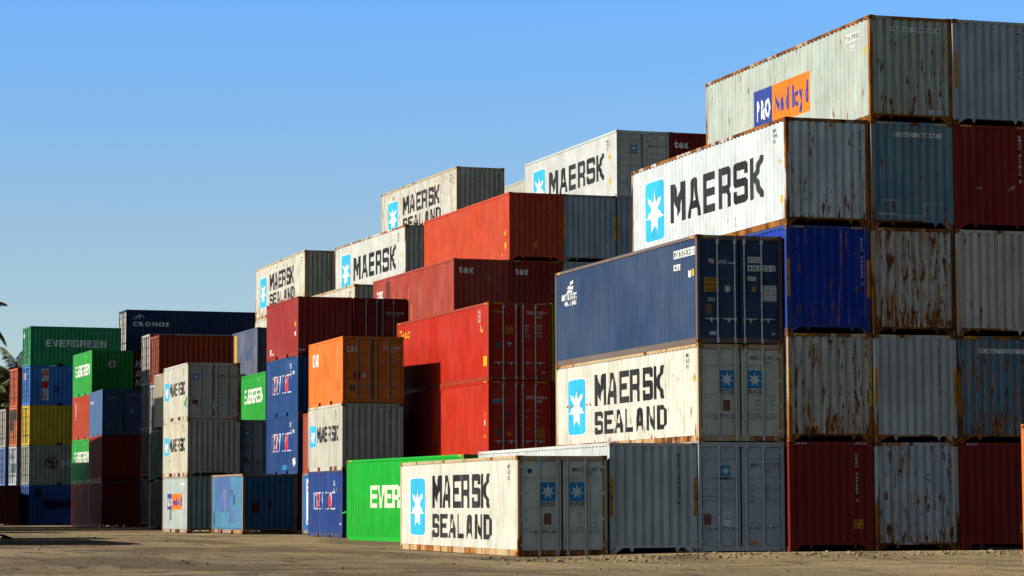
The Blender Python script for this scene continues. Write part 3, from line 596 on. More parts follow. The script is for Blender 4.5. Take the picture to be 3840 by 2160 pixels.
sticker(c, 'E', .14, .57, 2.09, 2.20, ink((.12, .42, .58)), ['SeaCube'], ink((.02, .08, .2))); sticker(c, 'E', 1.90, 2.20, .78, 1.12, ink((.66, .26, .01)), ['CAUTION', '9.6', 'HIGH', 'CONTAINER']); warn_tri(c, 'E', .83, .98, .10, ink((.66, .30, .01))); lay(c, 'E', disc(.84, 1.60, .07), ink((.03, .09, .3)), 1, 'sticker'); sticker(c, 'E', .30, .48, .86, 1.10, ink((.11, .09, .07)))
weights(c, 1.44, 1.82, ['MAX.GROSS', 'TARE', 'NET', 'CU.CAP.'], ['30480 KG', '3820 KG', '26660 KG', '76.4 M'], ink((.42, .42, .4)), .07, .22, .42)
lines(c, 'L', ['D', 'R', 'Y', 'U', '9', '4', '0', '2', '3', '6', '4'], 11.42, 2.30, .10, WHITE, .7, 1.25); warn_tri(c, 'L', 11.70, .92, .13); sticker(c, 'L', 11.62, 11.74, 1.58, 1.76, YEL); sticker(c, 'L', 11.60, 11.72, 1.25, 1.46, WHITE)
c = container(P['TR'], 2 * H, L40, H, 'door', (.36, .23, .02), 'yellow container mostly hidden between the dark red doors and the dark blue container', .08, .2, .1, group=BACK, bands='five')
c = container(P['TR'], H, L40, H, 'door', REDK, 'maroon container hidden under the yellow one behind the dark blue container', .05, .1, .05, group=BACK, plain=True)
c = container(P['X'], 4 * H, L40, H, 'wall', REDO, 'orange-red container topping the red block, no lettering on its long side', .04, .10, .12, erust=.03, frust=.22, group=BACK)
hazard(c, mat=ink((.4, .3, .05))); vtext(c, 'E', 'TRLU 745314 5', 1.94, 2.52, 1.22, .06, ink((.5, .45, .4))); sticker(c, 'E', 1.11, 1.27, .56, .77, ink((.55, .36, .03)))
for a in (11.42, 11.70): lines(c, 'L', list('TRLU745314'), a, 2.40, .085, ink((.7, .6, .55)), .6, 1.4)
warn_tri(c, 'L', 11.62, 1.22, .13); sticker(c, 'L', 11.55, 11.78, .53, .78, YEL); sticker(c, 'L', 11.10, 11.26, .22, .30, WHITE)
c = container(P['XL'], 3 * H, L40, H, 'wall', REDD, 'faded red container with pale vertical scratches and white text on its end', .12, .10, .20, erust=.05, frust=.30, group=BACK)
hazard(c, mat=ink((.4, .3, .05))); text(c, 'E', 'tex', .24, .90, 2.29, 2.62, LT, 'bold'); sticker(c, 'E', 1.39, 1.73, 2.0, 2.18, ink((.42, .26, .02)), ['CAUTION', '9.6']); vtext(c, 'E', 'TEXU 738138 8', 1.92, 2.55, 1.27, .06, ink((.35, .3, .28)))
lay(c, 'L', [[(a, b), (a + .05, b), (a + .05, b + d), (a, b + d)] for a, b, d in ((3.2, .4, 1.7), (3.9, 1.0, 1.2), (4.7, .3, 1.5), (5.5, .7, 1.5), (6.0, .4, 1.0), (6.7, .9, 1.5), (7.3, .3, 1.6), (7.8, .5, 1.2), (8.6, .6, 1.4), (9.4, .8, 1.1), (2.6, .8, 1.1))], ink((.52, .20, .15)), 1, 'scratch')
lay(c, 'L', rect(1.9, 2.7, 1.75, 2.72), ink((.16, .03, .018), .35), 1, 'rust_mark'); text(c, 'L', 'tex', .5, 1.6, 2.0, 2.5, WHITE, 'bold'); sticker(c, 'L', 11.0, 11.3, .45, .70, YEL); sticker(c, 'L', 11.55, 11.65, .50, .68, YEL)
lines(c, 'L', list('TEXU738138'), 11.42, 2.40, .085, ink((.7, .62, .6)), .6, 1.4)
c = container(P['X'], 3 * H, L40, H, 'wall', (.22, .028, .02), 'dark red container end with white text, directly under the orange-red container', .06, .1, .1, erust=.08, group=BACK)
hazard(c, mat=ink((.4, .3, .05))); text(c, 'E', 'tex', .29, .87, 2.28, 2.60, LT, 'bold'); vtext(c, 'E', 'TEXU 702624 3', 1.93, 2.55, 1.27, .06, ink((.4, .36, .34)))
c = container(P['X2'], 4 * H, L40, H, 'wall', (.34, .41, .50), 'blue-grey container end with two yellow strips, right of the orange-red container', .10, .2, .1, erust=.12, frame=(.20, .20, .18), frust=.35, group=BACK)
hazard(c, mat=ink((.4, .3, .05))); caution_post(c, .03, HAZ); caution_post(c, W - .11, HAZ); vtext(c, 'E', 'MSKU 947632 6', 1.95, 2.58, 1.25, .07, BLACK); lay(c, 'E', disc(2.03, .68, .06, .05), GREY, 1, 'sticker')
c = container(P['X2'], 3 * H, L40, H, 'wall', (.36, .41, .47), 'grey container end under the blue-grey one, only its top edge in view', .10, .2, .1, group=BACK); hazard(c, mat=ink((.4, .3, .05)))
c = container(P['X3'], 4 * H, L40, H, 'wall', (.28, .35, .45), 'blue-grey container end half hidden behind the large pale container, one yellow strip', .10, .2, .1, erust=.06, frust=.15, group=BACK)
hazard(c, mat=ink((.4, .3, .05))); caution_post(c, .03, HAZ)
c = container((39.78, 104.0, .05, 0), 5 * H, L40, H, 'door', (.55, .555, .52), 'clean grey container with lettering at the top, beside a dark red end with white text', .03, .12, .08, erust=.03, frust=.08, bands='five', group=BACK)
one_line(c); hazard(c, mat=ink((.4, .3, .05))); hazard_side(c); side_id(c, ['MRKU', '379763', '45G1'], v=2.60, u=10.95, ch=.13); warn_tri(c, 'L', 11.30, 1.85, .15); sticker(c, 'L', 11.25, 11.4, .62, .86, YEL)
starpanel(c, 'E', .69, .97, 1.98, 2.27, BLUE_L, False); text(c, 'E', 'MAERSK', .66, 1.0, 1.90, 1.95, BLACK, 'bold'); door_id(c, 'MRKU', '379763', '3', 2.30); sticker(c, 'E', .26, .46, .72, .92, GREY); sticker(c, 'E', .34, .54, .16, .28, GREY); lay(c, 'E', disc(.50, .82, .06, .08), ink((.45, .5, .58)), 1, 'sticker')
c = container(P['X4'], 5 * H, L40, H, 'wall', (.20, .022, .018), 'dark red container end with white text at the top, right of the grey doors', .03, .1, .05, erust=.02, group=BACK)
text(c, 'E', 'tex', .24, .90, 2.22, 2.56, LT, 'bold'); hazard(c, mat=ink((.4, .3, .05)))
c = container(P['NZ'], 5 * H, L40, H, 'wall', (.50, .47, .36), 'cream container showing only a strip of its top between two white ones', .06, .2, .1, group=BACK)

# ------------------------------------------------------------------ white containers climbing at the back
c = container(P['NT'], 5 * H, L40, H, 'wall', (.56, .54, .46), 'rust-streaked white container with lettering, highest of the back row against the sky', .50, .40, .15, erust=.38, frame=(.52, .37, .19), frust=.55, group=BACK)
two_line(c, .18); side_id(c, ['MSKU', '628716', '45G1'], v=2.62, u=11.2); vtext(c, 'E', 'MSKU 628716 0', 2.16, 2.60, 1.3, .07, BLACK)
c = container(P['N2'], 4 * H, L40, H, 'wall', (.58, .58, .52), 'white container with one line of lettering, between the rust-streaked white and the faded red', .14, .25, .12, erust=.42, frust=.80, group=BACK)
one_line(c); side_id(c, ['MSKU', '973581', '45G1'], v=2.60, u=10.9); warn_tri(c, 'L', 11.40, 1.55, .14)
c = container(P['N1'], 4 * H, L40, H, 'wall', (.60, .575, .47), 'white container with rust at its lower far corner, leftmost of the high back row', .44, .35, .15, erust=.42, frame=(.52, .37, .19), frust=.55, group=BACK)
two_line(c, .16); side_id(c, ['MSKU', '641202', '45G1'], v=2.62, u=11.25)
c = container(P['N1'], 3 * H, L40, H, 'wall', (.60, .575, .47), 'cream container seen as a sliver under the leftmost high white one', .20, .3, .12, frust=.6, group=BACK)
c = container(P['N3'], 3 * H, L40, H, 'wall', (.58, .56, .46), 'rusty-edged cream container showing only its upper strip above the dark red doors', .36, .35, .15, erust=.45, frame=(.52, .37, .19), frust=.55, group=BACK)
side_id(c, ['MSKU', '627011', '42G1'], v=2.62, u=11.2)

# ------------------------------------------------------------------ short containers in the middle
c = container(P['M1'], 0, L20, S, 'wall', (.40, .47, .44), 'pale grey-green short container at ground level with small blue and orange panel', .26, .35, .15, erust=.10, frust=.55, frame=(.36, .32, .26), group=MID)
lay(c, 'L', rect(1.17, 2.30, 1.06, 1.79), NAVY, 1, 'logo_panel'); lay(c, 'L', rect(2.31, 4.75, 1.06, 1.79), ORANGE, 1, 'logo_panel'); text(c, 'L', 'P&O', 1.28, 2.2, 1.22, 1.60, WHITE, 'bold', 2); text(c, 'L', 'Nedlloyd', 2.45, 4.65, 1.24, 1.66, NAVY, 'bold', 2); lay(c, 'L', rect(1.6, 2.2, .55, 1.06), ink((.20, .20, .20)), 1, 'paint_or_lit_patch')
sticker(c, 'L', 4.5, 5.4, 2.16, 2.30, ink((.66, .62, .55))); sticker(c, 'L', 4.85, 5.1, 1.95, 2.1, ink((.66, .62, .55))); p = lay(c, 'E', rect(.62, 1.10, 2.16, 2.28), GREY, 1, 'sticker'); text(c, 'E', 'PONU', .66, 1.06, 2.18, 2.26, BLACK, 'plain', 2, parent=p)
for k, (z_, lab, er) in enumerate(((S, 'beige short container with closed dark end, middle of three beside the light blue one', 'wall'), (2 * S, 'beige short container with doors, above the one with small blue and orange panel', 'door'))):
    c = container(P['M1'], z_, L20, S, er, (.53, .48, .36) if k == 0 else (.53, .50, .40), lab, .12 + .06 * (1 - k), .25, .15, erust=.14, frust=.50, group=MID, bands='four')
    short_line(c); side_id(c, ['MSKU', '742776', '22G1'], v=2.38, u=4.85, ch=.10)
    if k: starpanel(c, 'E', .24, .54, 1.77, 2.08, BLUE_L, False); door_id(c, 'MRKU', '742776', '0', 2.05); sticker(c, 'E', .22, .50, .68, .88, ink((.14, .08, .06))); lay(c, 'E', [[(1.0, .45), (1.12, .42), (1.14, .85), (1.03, .80)], [(1.18, .46), (1.34, .44), (1.36, .84), (1.2, .86)]], GREY, 1, 'sticker'); weights(c, 1.50, 1.70, ['GROSS', 'TARE', 'NET', 'CUB'], ['30.480', '2.250', '28.230', '33.2'], SEAL, .06, .16)
    else: vtext(c, 'E', 'MSKU 267 8914', 1.92, 2.3, .95, .07, BLACK); lay(c, 'L', [[(1.2 + .3 * i, .68), (1.4 + .3 * i, .74), (1.3 + .3 * i, .82)] for i in range(8)], ink((.36, .30, .22)), 1, 'scuff')
    if k:
        m = MB(); pts = [(-.02, .10, 1.05), (-.05, .16, .92), (-.08, .34, .75), (-.06, .36, .60), (-.03, .28, .58), (-.04, .18, .72), (-.02, .08, .90)]
        m.add(pts + [(x - .02, y, z) for x, y, z in pts], [tuple(range(7)), tuple(range(13, 6, -1))] + [(i, (i + 1) % 7, 7 + (i + 1) % 7, 7 + i) for i in range(7)]); put('strap', m.mesh('strap'), ink((.03, .42, .06)), c['root'])
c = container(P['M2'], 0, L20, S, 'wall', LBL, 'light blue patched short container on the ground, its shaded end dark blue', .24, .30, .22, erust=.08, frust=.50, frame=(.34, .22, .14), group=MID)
lay(c, 'L', rect(3.6, 5.85, .25, 2.46) + rect(.25, .72, .3, 2.45) + rect(.25, 3.5, .25, .95), ink((.085, .24, .37)), 1, 'paint_or_lit_patch'); lay(c, 'L', rect(.78, 3.55, 1.02, 2.48), ink((.085, .15, .36)), 1, 'paint_or_lit_patch'); lay(c, 'L', rect(2.2, 2.75, 1.4, 1.95) + rect(2.45, 2.8, .95, 1.3), ink((.16, .20, .26)), 2, 'paint_or_lit_patch'); lay(c, 'L', rect(3.55, 3.85, 1.7, 1.95) + rect(4.2, 4.6, 1.25, 1.7) + rect(3.95, 4.3, 1.72, 1.9), ink((.07, .11, .26)), 2, 'paint_or_lit_patch'); lay(c, 'L', rect(3.6, 4.7, .45, 1.02) + rect(1.3, 1.5, .7, .90), ink((.10, .17, .34)), 2, 'paint_or_lit_patch')  # first patches: the sun's brightening of this side painted in as lighter blue
sticker(c, 'L', 5.45, 5.6, 1.2, 1.45, WHITE); lay(c, 'E', [[(.38, .90), (.75, .92), (.75, 1.35), (.38, 1.33)], [(1.15, 1.02), (1.28, 1.02), (1.28, 1.48), (1.15, 1.46)]], ink((.10, .015, .03)), 1, 'paint_or_lit_patch'); vtext(c, 'E', 'IVLU 297105 4', 1.93, 2.25, .95, .06, GREY)
def outlined(C, u0, u1, v0, v1):
    du, dv = (u1 - u0), (v1 - v0); cells = []; k = du / 6.9
    for i, ch in enumerate('WAN'): cells.append((ch, u0 + i * k, u0 + (i + .96) * k))
    for i, ch in enumerate('HAI'): cells.append((ch, u0 + (3.9 + i) * k, u0 + (4.86 + i) * k))
    for ch, a, b in cells:
        sh = -.10
        lay(C, 'L', fit(tess(BLOCK[ch]), a - .035, b + .035, v0 - .035, v1 + .035, .12), WHITE, 1, 'lettering'); q = (b - a) * .05
        lay(C, 'L', fit(tess(BLOCK[ch]), a + q * .5, b - q * .5, v0 + .012, v1 - .012, .12), RED if ch == 'A' else ink((.016, .05, .24)), 2, 'lettering')
for k, z_ in enumerate((S, 2 * S)):
    c = container(P['M3'], z_, L20, S, 'wall', (.014, .052, .17) if k == 0 else (.014, .060, .19), ['dark blue short container with a white tear near its foot, second below the red one', 'dark blue short container with red A letters, directly beneath the red short container'][k], .10, .14, .15, frust=.25, group=MID)
    outlined(c, .98, 4.72, 1.06, 1.80); lines(c, 'L', ['WHLU', ' 2227', '', '  22'], 4.5, 2.30, .11, WHITE, .8, 1.0, 'bold'); sticker(c, 'L', 5.55, 5.63, 1.82, 1.98, ORANGE); sticker(c, 'L', 5.1, 5.25, 1.80, 1.95, WHITE)
    if k == 0: lay(c, 'L', rect(3.1, 3.9, .10 + .1, .42), ink((.03, .20, .46)), 1, 'paint_or_lit_patch'); lay(c, 'L', [[(5.05, .66), (5.45, .72), (5.5, .42), (5.2, .30)]], WHITE, 1, 'scuff')
c = container(P['M3'], 3 * S, L20, S, 'wall', (.31, .030, .024), 'red short container with plain sunlit side, on top of two dark blue ones', .05, .10, .12, erust=.03, group=MID)
vtext(c, 'E', 'TGCU 087820 3', 1.93, 2.42, 1.02, .06, ink((.45, .42, .4))); lay(c, 'L', rect(.72, .86, .25, .52) + rect(1.05, 1.3, .24, .32) + rect(1.4, 1.46, .3, .38), WHITE, 1, 'lettering'); sticker(c, 'L', 5.4, 5.5, 1.3, 1.5, YEL); sticker(c, 'L', 5.4, 5.5, .9, 1.08, WHITE); sticker(c, 'E', .0 + .02, .30, .20, .28, GREY, flat=-.003)
c = container(P['CX'], 3 * S, L20, S, 'door', (.19, .017, .015), 'dark maroon double-door short container right of the plain red short one', .05, .1, .05, bands='four', bar=paint((.26, .28, .29), .1, .1, .1), group=MID)
door_id(c, 'CRXU', '320488', '1', 2.0, 1.50, mat=GREY); text(c, 'E', '22G1', 1.88, 2.1, 1.76, 1.86, GREY); weights(c, 1.5, 1.6, ['MGW', 'TARE', 'NET', 'CAP'], ['30480', '2200', '28280', '33.2'], ink((.3, .28, .27)), .07, .16)
c = container(P['M4'], 0, L20, S, 'wall', (.014, .050, .22), 'dark blue short container with red letters on the ground beside the green one', .06, .12, .12, frame=(.05, .065, .16), frust=.12, group=MID)
outlined(c, .95, 4.68, 1.12, 1.73); lines(c, 'L', ['WHLU', ' 0416', '', '  22'], 4.4, 2.22, .11, WHITE, .8, 1.0, 'bold'); sticker(c, 'L', 5.55, 5.65, 1.78, 1.94, ORANGE); sticker(c, 'L', 4.95, 5.1, 1.78, 1.94, WHITE); sticker(c, 'L', 5.6, 5.72, .48, .56, WHITE)
c = container(P['M4'], S, L20, S, 'wall', (.52, .49, .40), 'beige-grey short container sandwiched between the orange and the dark blue one', .10, .22, .12, erust=.10, frust=.45, group=MID)
short_line(c, CYAN); side_id(c, ['MSKU', '737611', '22G1'], v=2.36, u=4.75, ch=.11); vtext(c, 'E', 'MSKU 737611 0', 1.93, 2.35, .95, .07, BLACK)
c = container(P['M4'], 2 * S, L20, S, 'door', ORG, 'bright orange short container with brown-orange doors, on top of the beige-grey one', .05, .12, .16, erust=.08, bands='four', bar=paint((.26, .25, .22), .2, .2, .1), group=MID)
text(c, 'L', 'CAI', .72, 1.62, 1.62, 2.12, WHITE, 'block'); text(c, 'E', 'CAI', .18, .58, 1.97, 2.19, LT, 'block'); door_id(c, 'CAXU', '654678', '0', 2.21, 1.58, mat=LT); text(c, 'E', '2261', 1.93, 2.12, 1.96, 2.06, LT)
lay(c, 'L', [[(2.0, 1.05), (3.8, .95), (3.8, 1.55), (3.2, 1.62), (3.2, 2.0), (2.8, 2.02), (2.8, 1.60), (2.0, 1.60)], [(4.8, .5), (5.5, .48), (5.5, .95), (4.8, .95)]], ink((.62, .15, .022)), 1, 'paint_or_lit_patch'); lay(c, 'E', disc(.855, 1.07, .08, .10), ink((.55, .55, .58)), 1, 'sticker'); sticker(c, 'E', .44, .72, .94, 1.22, ink((.40, .035, .015))); sticker(c, 'E', .29, .50, .48, .72, ink((.14, .10, .08)))
weights(c, 1.45, 1.68, ['MAX.GROSS', 'TARE', '', 'NET', 'CAP'], ['30480 KG', '2230 KG', '', '28250 KG', '33.2 M'], ink((.45, .36, .3)), .07, .15, .48); side_id(c, ['CAXU65', '  4678', '  22'], ink((.72, .5, .32)), v=2.16, u=4.7, ch=.10)
c = container(P['M5'], 0, L20, S, 'wall', (.03, .16, .42), 'mid blue short container with white upright band, peeping out behind a dark blue one', .06, .15, .1, frust=.30, frame=(.22, .20, .20), group=MID)
lay(c, 'L', rect(.7, 1.35, .40, 2.35), WHITE, 1, 'logo_panel'); lay(c, 'L', rect(.9, 1.2, 2.02, 2.18) + rect(.9, 1.2, 1.8, 1.95) + rect(.9, 1.2, .46, .58), RED, 2, 'lettering')
c = container(P['M5'], S, L20, S, 'wall', (.34, .06, .03), 'brick red short container seen as a sliver left of the beige-grey one', .08, .15, .1, frust=.2, group=MID)
c = container(P['M6'], 2 * S, L20, S, 'wall', GREENK, 'green short container with white lettering, between the grey doors and the dark blue pair', .05, .10, .12, group=MID)
text(c, 'L', 'EVERGREEN', .80, 5.35, 1.14, 1.86, WHITE, 'block', gap=.03); lines(c, 'L', ['EISU3017', '    22'], 4.2, 2.32, .11, WHITE, .6, 1.7)
c = container(P['M7'], S, L20, S, 'door', (.30, .32, .35), 'grey double-door short container under the green one with white lettering', .08, .2, .1, bands='four', bar=paint((.14, .14, .14), .2), group=MID)
starpanel(c, 'E', .23, .50, 1.80, 2.09, ink((.02, .18, .40)), False); lay(c, 'E', rect(.20, .38, .62, .85), ink((.12, .10, .05)), 1, 'sticker'); sticker(c, 'E', .28, .45, .22, .32, GREY)
c = container(P['M8'], 3 * S, L20, S, 'wall', (.085, .105, .17), 'slate blue short container with a yellow upright strip, above the green one', .05, .15, .15, group=MID)
lay(c, 'L', rect(.62, 1.15, .35, 2.44), YEL, 1, 'sticker'); lay(c, 'L', [[(.8, .5 + .22 * i), (1.0, .5 + .22 * i), (.95, .62 + .22 * i), (.8, .62 + .22 * i)] for i in range(8)], DKGREY, 2, 'lettering'); lay(c, 'L', rect(3.2, 4.6, 1.0, 1.55), ink((.07, .12, .22)), 1, 'paint_or_lit_patch'); sticker(c, 'L', 5.2, 5.35, 1.4, 1.6, WHITE)
c = container(P['GE'], 0, L40, H, 'wall', GREEN, 'vivid green long container on the ground partly covered by the white one in front', .03, .10, .06, frust=.06, cast_col=(.25, .16, .06), group=FRONT)
text(c, 'L', 'EVERGREEN', 2.67, 9.75, 1.17, 1.96, ink((.78, .76, .62)), 'block', gap=.06); hazard_side(c)
m = MB(); pts = [(-.012, L40 - .02, 1.02), (-.02, L40 + .10, 1.06), (-.02, L40 + .28, 1.0), (-.02, L40 + .45, 1.03), (-.02, L40 + .45, 1.0), (-.02, L40 + .28, .95), (-.02, L40 + .10, 1.0), (-.012, L40 - .02, .95)]
m.add(pts + [(x - .015, y, z) for x, y, z in pts], [tuple(range(8)), tuple(range(15, 7, -1))] + [(i, (i + 1) % 8, 8 + (i + 1) % 8, 8 + i) for i in range(8)]); put('strap', m.mesh('strap'), GREENK and ink((.03, .42, .06)), c['root'])

# ------------------------------------------------------------------ left end
for k, (z_, col, lab, ec) in enumerate(((0, (.28, .026, .014), 'dark red short container on the ground, under the half-shaded green one', None), (S, GREENK, 'green short container whose side is half in shadow, third from the top of its stack', None), (2 * S, (.42, .05, .018), 'red-orange short container between two green short ones', None), (3 * S, GREENK, 'green short container with round white emblem on its end, top of its stack', (.012, .17, .022)))):
    c = container(P['K3'], z_, L20, S, 'wall', col, lab, .03, .10, .10, frust=.12, group=LEFT)
    if k in (1, 3): text(c, 'L', 'EVERGREEN', .82, 5.2, 1.18, 1.84, WHITE, 'block', gap=.02); lines(c, 'L', ['EITU0072', '    22'], 4.0, 2.36, .12, WHITE, .6, 1.7)
    if k == 2: vtext(c, 'L', 'GENSTAR', 1.05, 2.25, 1.15, .45, WHITE)
    if k == 3:
        p = lay(c, 'E', disc(1.215, 1.77, .29, n=28), WHITE, 1, 'logo_panel'); lay(c, 'E', disc(1.215, 1.77, .285, n=28, r0=.72), ink((.30, .27, .20)), 2, 'logo', p); lay(c, 'E', star(1.215, 1.77, .17, .17, 8, .35), ink((.01, .16, .03)), 3, 'star', p)
        text(c, 'E', 'EITU0072283', .55, 1.90, 2.19, 2.31, ink((.42, .5, .42)), gap=.25)
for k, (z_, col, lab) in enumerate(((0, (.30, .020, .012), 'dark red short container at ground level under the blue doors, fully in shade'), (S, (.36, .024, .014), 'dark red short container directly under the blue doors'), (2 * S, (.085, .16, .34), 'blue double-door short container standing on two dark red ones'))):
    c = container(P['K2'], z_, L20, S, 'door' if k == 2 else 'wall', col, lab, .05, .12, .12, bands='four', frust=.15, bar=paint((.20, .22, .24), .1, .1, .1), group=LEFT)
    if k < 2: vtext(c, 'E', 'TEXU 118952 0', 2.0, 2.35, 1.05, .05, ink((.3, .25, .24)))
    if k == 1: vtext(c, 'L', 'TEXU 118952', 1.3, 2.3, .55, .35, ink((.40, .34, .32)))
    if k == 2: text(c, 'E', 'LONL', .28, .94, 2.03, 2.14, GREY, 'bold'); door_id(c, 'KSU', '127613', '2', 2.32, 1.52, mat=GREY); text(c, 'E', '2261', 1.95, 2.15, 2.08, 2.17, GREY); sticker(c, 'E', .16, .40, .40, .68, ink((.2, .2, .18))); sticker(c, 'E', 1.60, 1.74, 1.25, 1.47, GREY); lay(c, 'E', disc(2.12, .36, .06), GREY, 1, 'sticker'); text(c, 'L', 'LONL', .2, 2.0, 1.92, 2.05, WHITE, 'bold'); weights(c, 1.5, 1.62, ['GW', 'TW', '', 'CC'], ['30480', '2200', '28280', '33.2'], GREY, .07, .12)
g1 = [('dark blue container with a dark block, under the pale one with bird emblem', (.012, .045, .26), (.03, .09, .34)), ('pale grey-green container with red ring bird emblem, second in the left stack', (.16, .20, .21), (.28, .295, .25)),
      ('yellow container with cream-yellow sunlit doors at left', (.34, .22, .014), (.60, .40, .025)), ('blue container with red letters on an upright white band', (.022, .10, .42), (.04, .17, .52)), ('dark green container with wide white lettering, top of the left stack', (.012, .20, .075), (.018, .27, .10))]
for k, (lab, col, dc) in enumerate(g1):
    c = container(P['G1'], k * S, L20, S, 'door', dc, lab, .10 if k == 1 else .04, .2, .12, rot=True, bands='four', frust=.2, bar=paint((.12, .11, .10), .2, .2), group=LEFT)
    if k == 4: text(c, 'R', 'EVERGREEN', 1.02, 5.05, 1.26, 1.72, ink((.78, .80, .82)), 'block', gap=.16); text(c, 'R', 'EMTU3503967', 4.0, 5.5, 2.14, 2.26, ink((.10, .30, .2)), gap=.25); text(c, 'R', '2261', 4.5, 5.1, 1.92, 2.03, ink((.10, .30, .2)), gap=.3); sticker(c, 'E', .1, .35, 1.9, 2.2, WHITE, flat=.05)
    if k == 3: lay(c, 'R', rect(.73, 1.23, .33, 2.41), ink((.50, .58, .64)), 1, 'logo_panel'); [lay(c, 'R', fit(tess(BLOCK[ch]), a, b, v, v + .46, .15), RED, 2, 'lettering') for ch, a, b, v in (('P', .78, 1.14, 1.80), ('I', .72, 1.18, 1.12), ('L', .76, 1.10, .46))]; lay(c, 'R', rect(1.6, 1.95, .85, 1.35), ink((.018, .07, .26)), 1, 'paint_or_lit_patch'); sticker(c, 'E', .25, .9, 1.75, 2.15, WHITE, ['PIL'], RED, flat=.05)
    if k == 1: lay(c, 'R', disc(1.51, 1.42, .43, .41, 26, .74), ink((.36, .045, .03)), 1, 'logo'); lay(c, 'R', tess([[(1.06, 1.62), (1.5, 1.66), (1.72, 1.50), (1.70, 1.2), (1.56, 1.06), (1.40, 1.12), (1.44, 1.30), (1.30, 1.44), (1.10, 1.50)]]), ink((.02, .05, .045)), 2, 'logo'); text(c, 'R', 'M I S C', 2.16, 5.2, 1.12, 1.70, WHITE, 'plain')
    if k == 0: lay(c, 'R', rect(.95, 2.9, 1.02, 1.62) + rect(.45, .85, 1.75, 2.35), ink((.016, .012, .06)), 1, 'paint_or_lit_patch'); lay(c, 'R', [[(2.05, 1.44), (2.35, 1.38), (2.75, 1.45), (2.35, 1.42)]], ink((.2, .15, .06)), 2, 'lettering')
for k, (col, dc, lab) in enumerate((((.10, .03, .02), (.42, .44, .50), 'pale blue-white doors with dark green plates, under the black and orange doors'), ((.16, .04, .02), (.60, .14, .04), 'orange doors half covered in black, below the plain orange-red doors'), ((.18, .035, .016), (.55, .10, .04), 'orange-red double doors in sun, left of the blue container with white band'))):
    c = container(P['G0'], (k + 1) * S, L20, S, 'door', dc, lab, .06, .2, .12, rot=True, bands='four', bar=paint((.14, .10, .08), .2, .2), group=LEFT)
    if k == 0: lay(c, 'E', rect(.4, .95, .85, 1.45) + rect(1.25, 2.1, .85, 1.45) + rect(.3, .8, 1.75, 2.1), ink((.05, .12, .14)), 1, 'sticker', flat=.05); sticker(c, 'E', 1.3, 1.9, .2, .7, WHITE, flat=.05)
    if k == 1: lay(c, 'E', rect(.12, 1.15, 1.05, 2.40) + rect(1.30, 2.2, 1.7, 2.40), ink((.02, .018, .018)), 1, 'paint_or_lit_patch', flat=.05)
for k, (dc, lab) in enumerate((((.10, .18, .45), 'blue double doors at the left edge under grey ones'), ((.40, .36, .32), 'grey double doors at the extreme left edge above the blue ones'))):
    c = container(P['G00'], (k + 1) * S, L20, S, 'door', dc, lab, .08, .25, .12, rot=True, bands='four', bar=paint((.16, .14, .12), .2, .2), group=LEFT)
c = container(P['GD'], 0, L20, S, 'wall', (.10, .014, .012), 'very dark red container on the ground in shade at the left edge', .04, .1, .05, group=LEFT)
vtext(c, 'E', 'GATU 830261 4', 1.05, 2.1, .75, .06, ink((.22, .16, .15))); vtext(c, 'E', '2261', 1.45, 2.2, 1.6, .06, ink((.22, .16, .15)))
c = container(P['CR'], 4 * H, L40, H, 'door', (.010, .022, .075), 'navy long container with white lettering and sea-horse swirl, high at the back left', .03, .10, .08, rot=True, ecol=(.50, .46, .40), erust=.35, bands='five', bar=paint((.18, .16, .14), .3, .2), group=LEFT)
text(c, 'R', 'CRONOS', .46, 2.96, 1.80, 2.09, ink((.74, .76, .80)), 'bold', gap=.14)
def curl(cx, cy, r0, r1, a0, a1, w, n=16):
    out = []
    for i in range(n):
        p = []
        for t, s in ((i / n, 1), ((i + 1) / n, 1), ((i + 1) / n, -1), (i / n, -1)):
            r = r0 + (r1 - r0) * t + s * w * (1 - abs(2 * t - 1) * .6); an = R(a0 + (a1 - a0) * t); p.append((cx + r * math.cos(an) * 1.15, cy + r * math.sin(an)))
        out.append(p)
    return out
lay(c, 'R', curl(.66, 2.40, .15, .05, 150, 520, .022) + curl(.95, 2.36, .20, .10, 180, 20, .03) + curl(1.02, 2.36, .10, .16, 250, 60, .022) + rect(.92, 1.02, 2.48, 2.58) + curl(1.16, 2.36, .10, .06, 130, -60, .02), ink((.74, .76, .80)), 1, 'logo')
c = container(P['CR'], 3 * H, L40, H, 'wall', (.13, .016, .012), 'dark red long container with slanted white letters, under the navy one with lettering', .04, .10, .08, rot=True, group=LEFT)
for ch, v in (('H', 1.90), ('A', 1.22), ('N', .60)): lay(c, 'R', fit(tess(BLOCK[ch]), .66, 1.0, v, v + .46, .2), ink((.74, .76, .78)), 1, 'lettering')
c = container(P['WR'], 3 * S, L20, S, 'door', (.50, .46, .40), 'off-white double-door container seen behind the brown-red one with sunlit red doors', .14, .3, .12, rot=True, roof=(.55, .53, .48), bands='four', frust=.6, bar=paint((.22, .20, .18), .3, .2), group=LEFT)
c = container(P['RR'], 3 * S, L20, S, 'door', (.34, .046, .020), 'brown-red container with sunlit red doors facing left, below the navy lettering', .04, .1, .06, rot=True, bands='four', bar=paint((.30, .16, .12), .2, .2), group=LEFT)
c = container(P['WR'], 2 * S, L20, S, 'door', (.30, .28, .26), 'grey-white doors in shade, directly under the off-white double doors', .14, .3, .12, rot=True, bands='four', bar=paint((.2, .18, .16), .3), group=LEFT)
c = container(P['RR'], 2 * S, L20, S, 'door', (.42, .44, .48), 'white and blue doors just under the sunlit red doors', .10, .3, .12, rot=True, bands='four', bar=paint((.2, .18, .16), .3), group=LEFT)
sticker(c, 'E', .4, 1.9, 1.1, 1.9, ink((.16, .22, .36)), flat=.05)
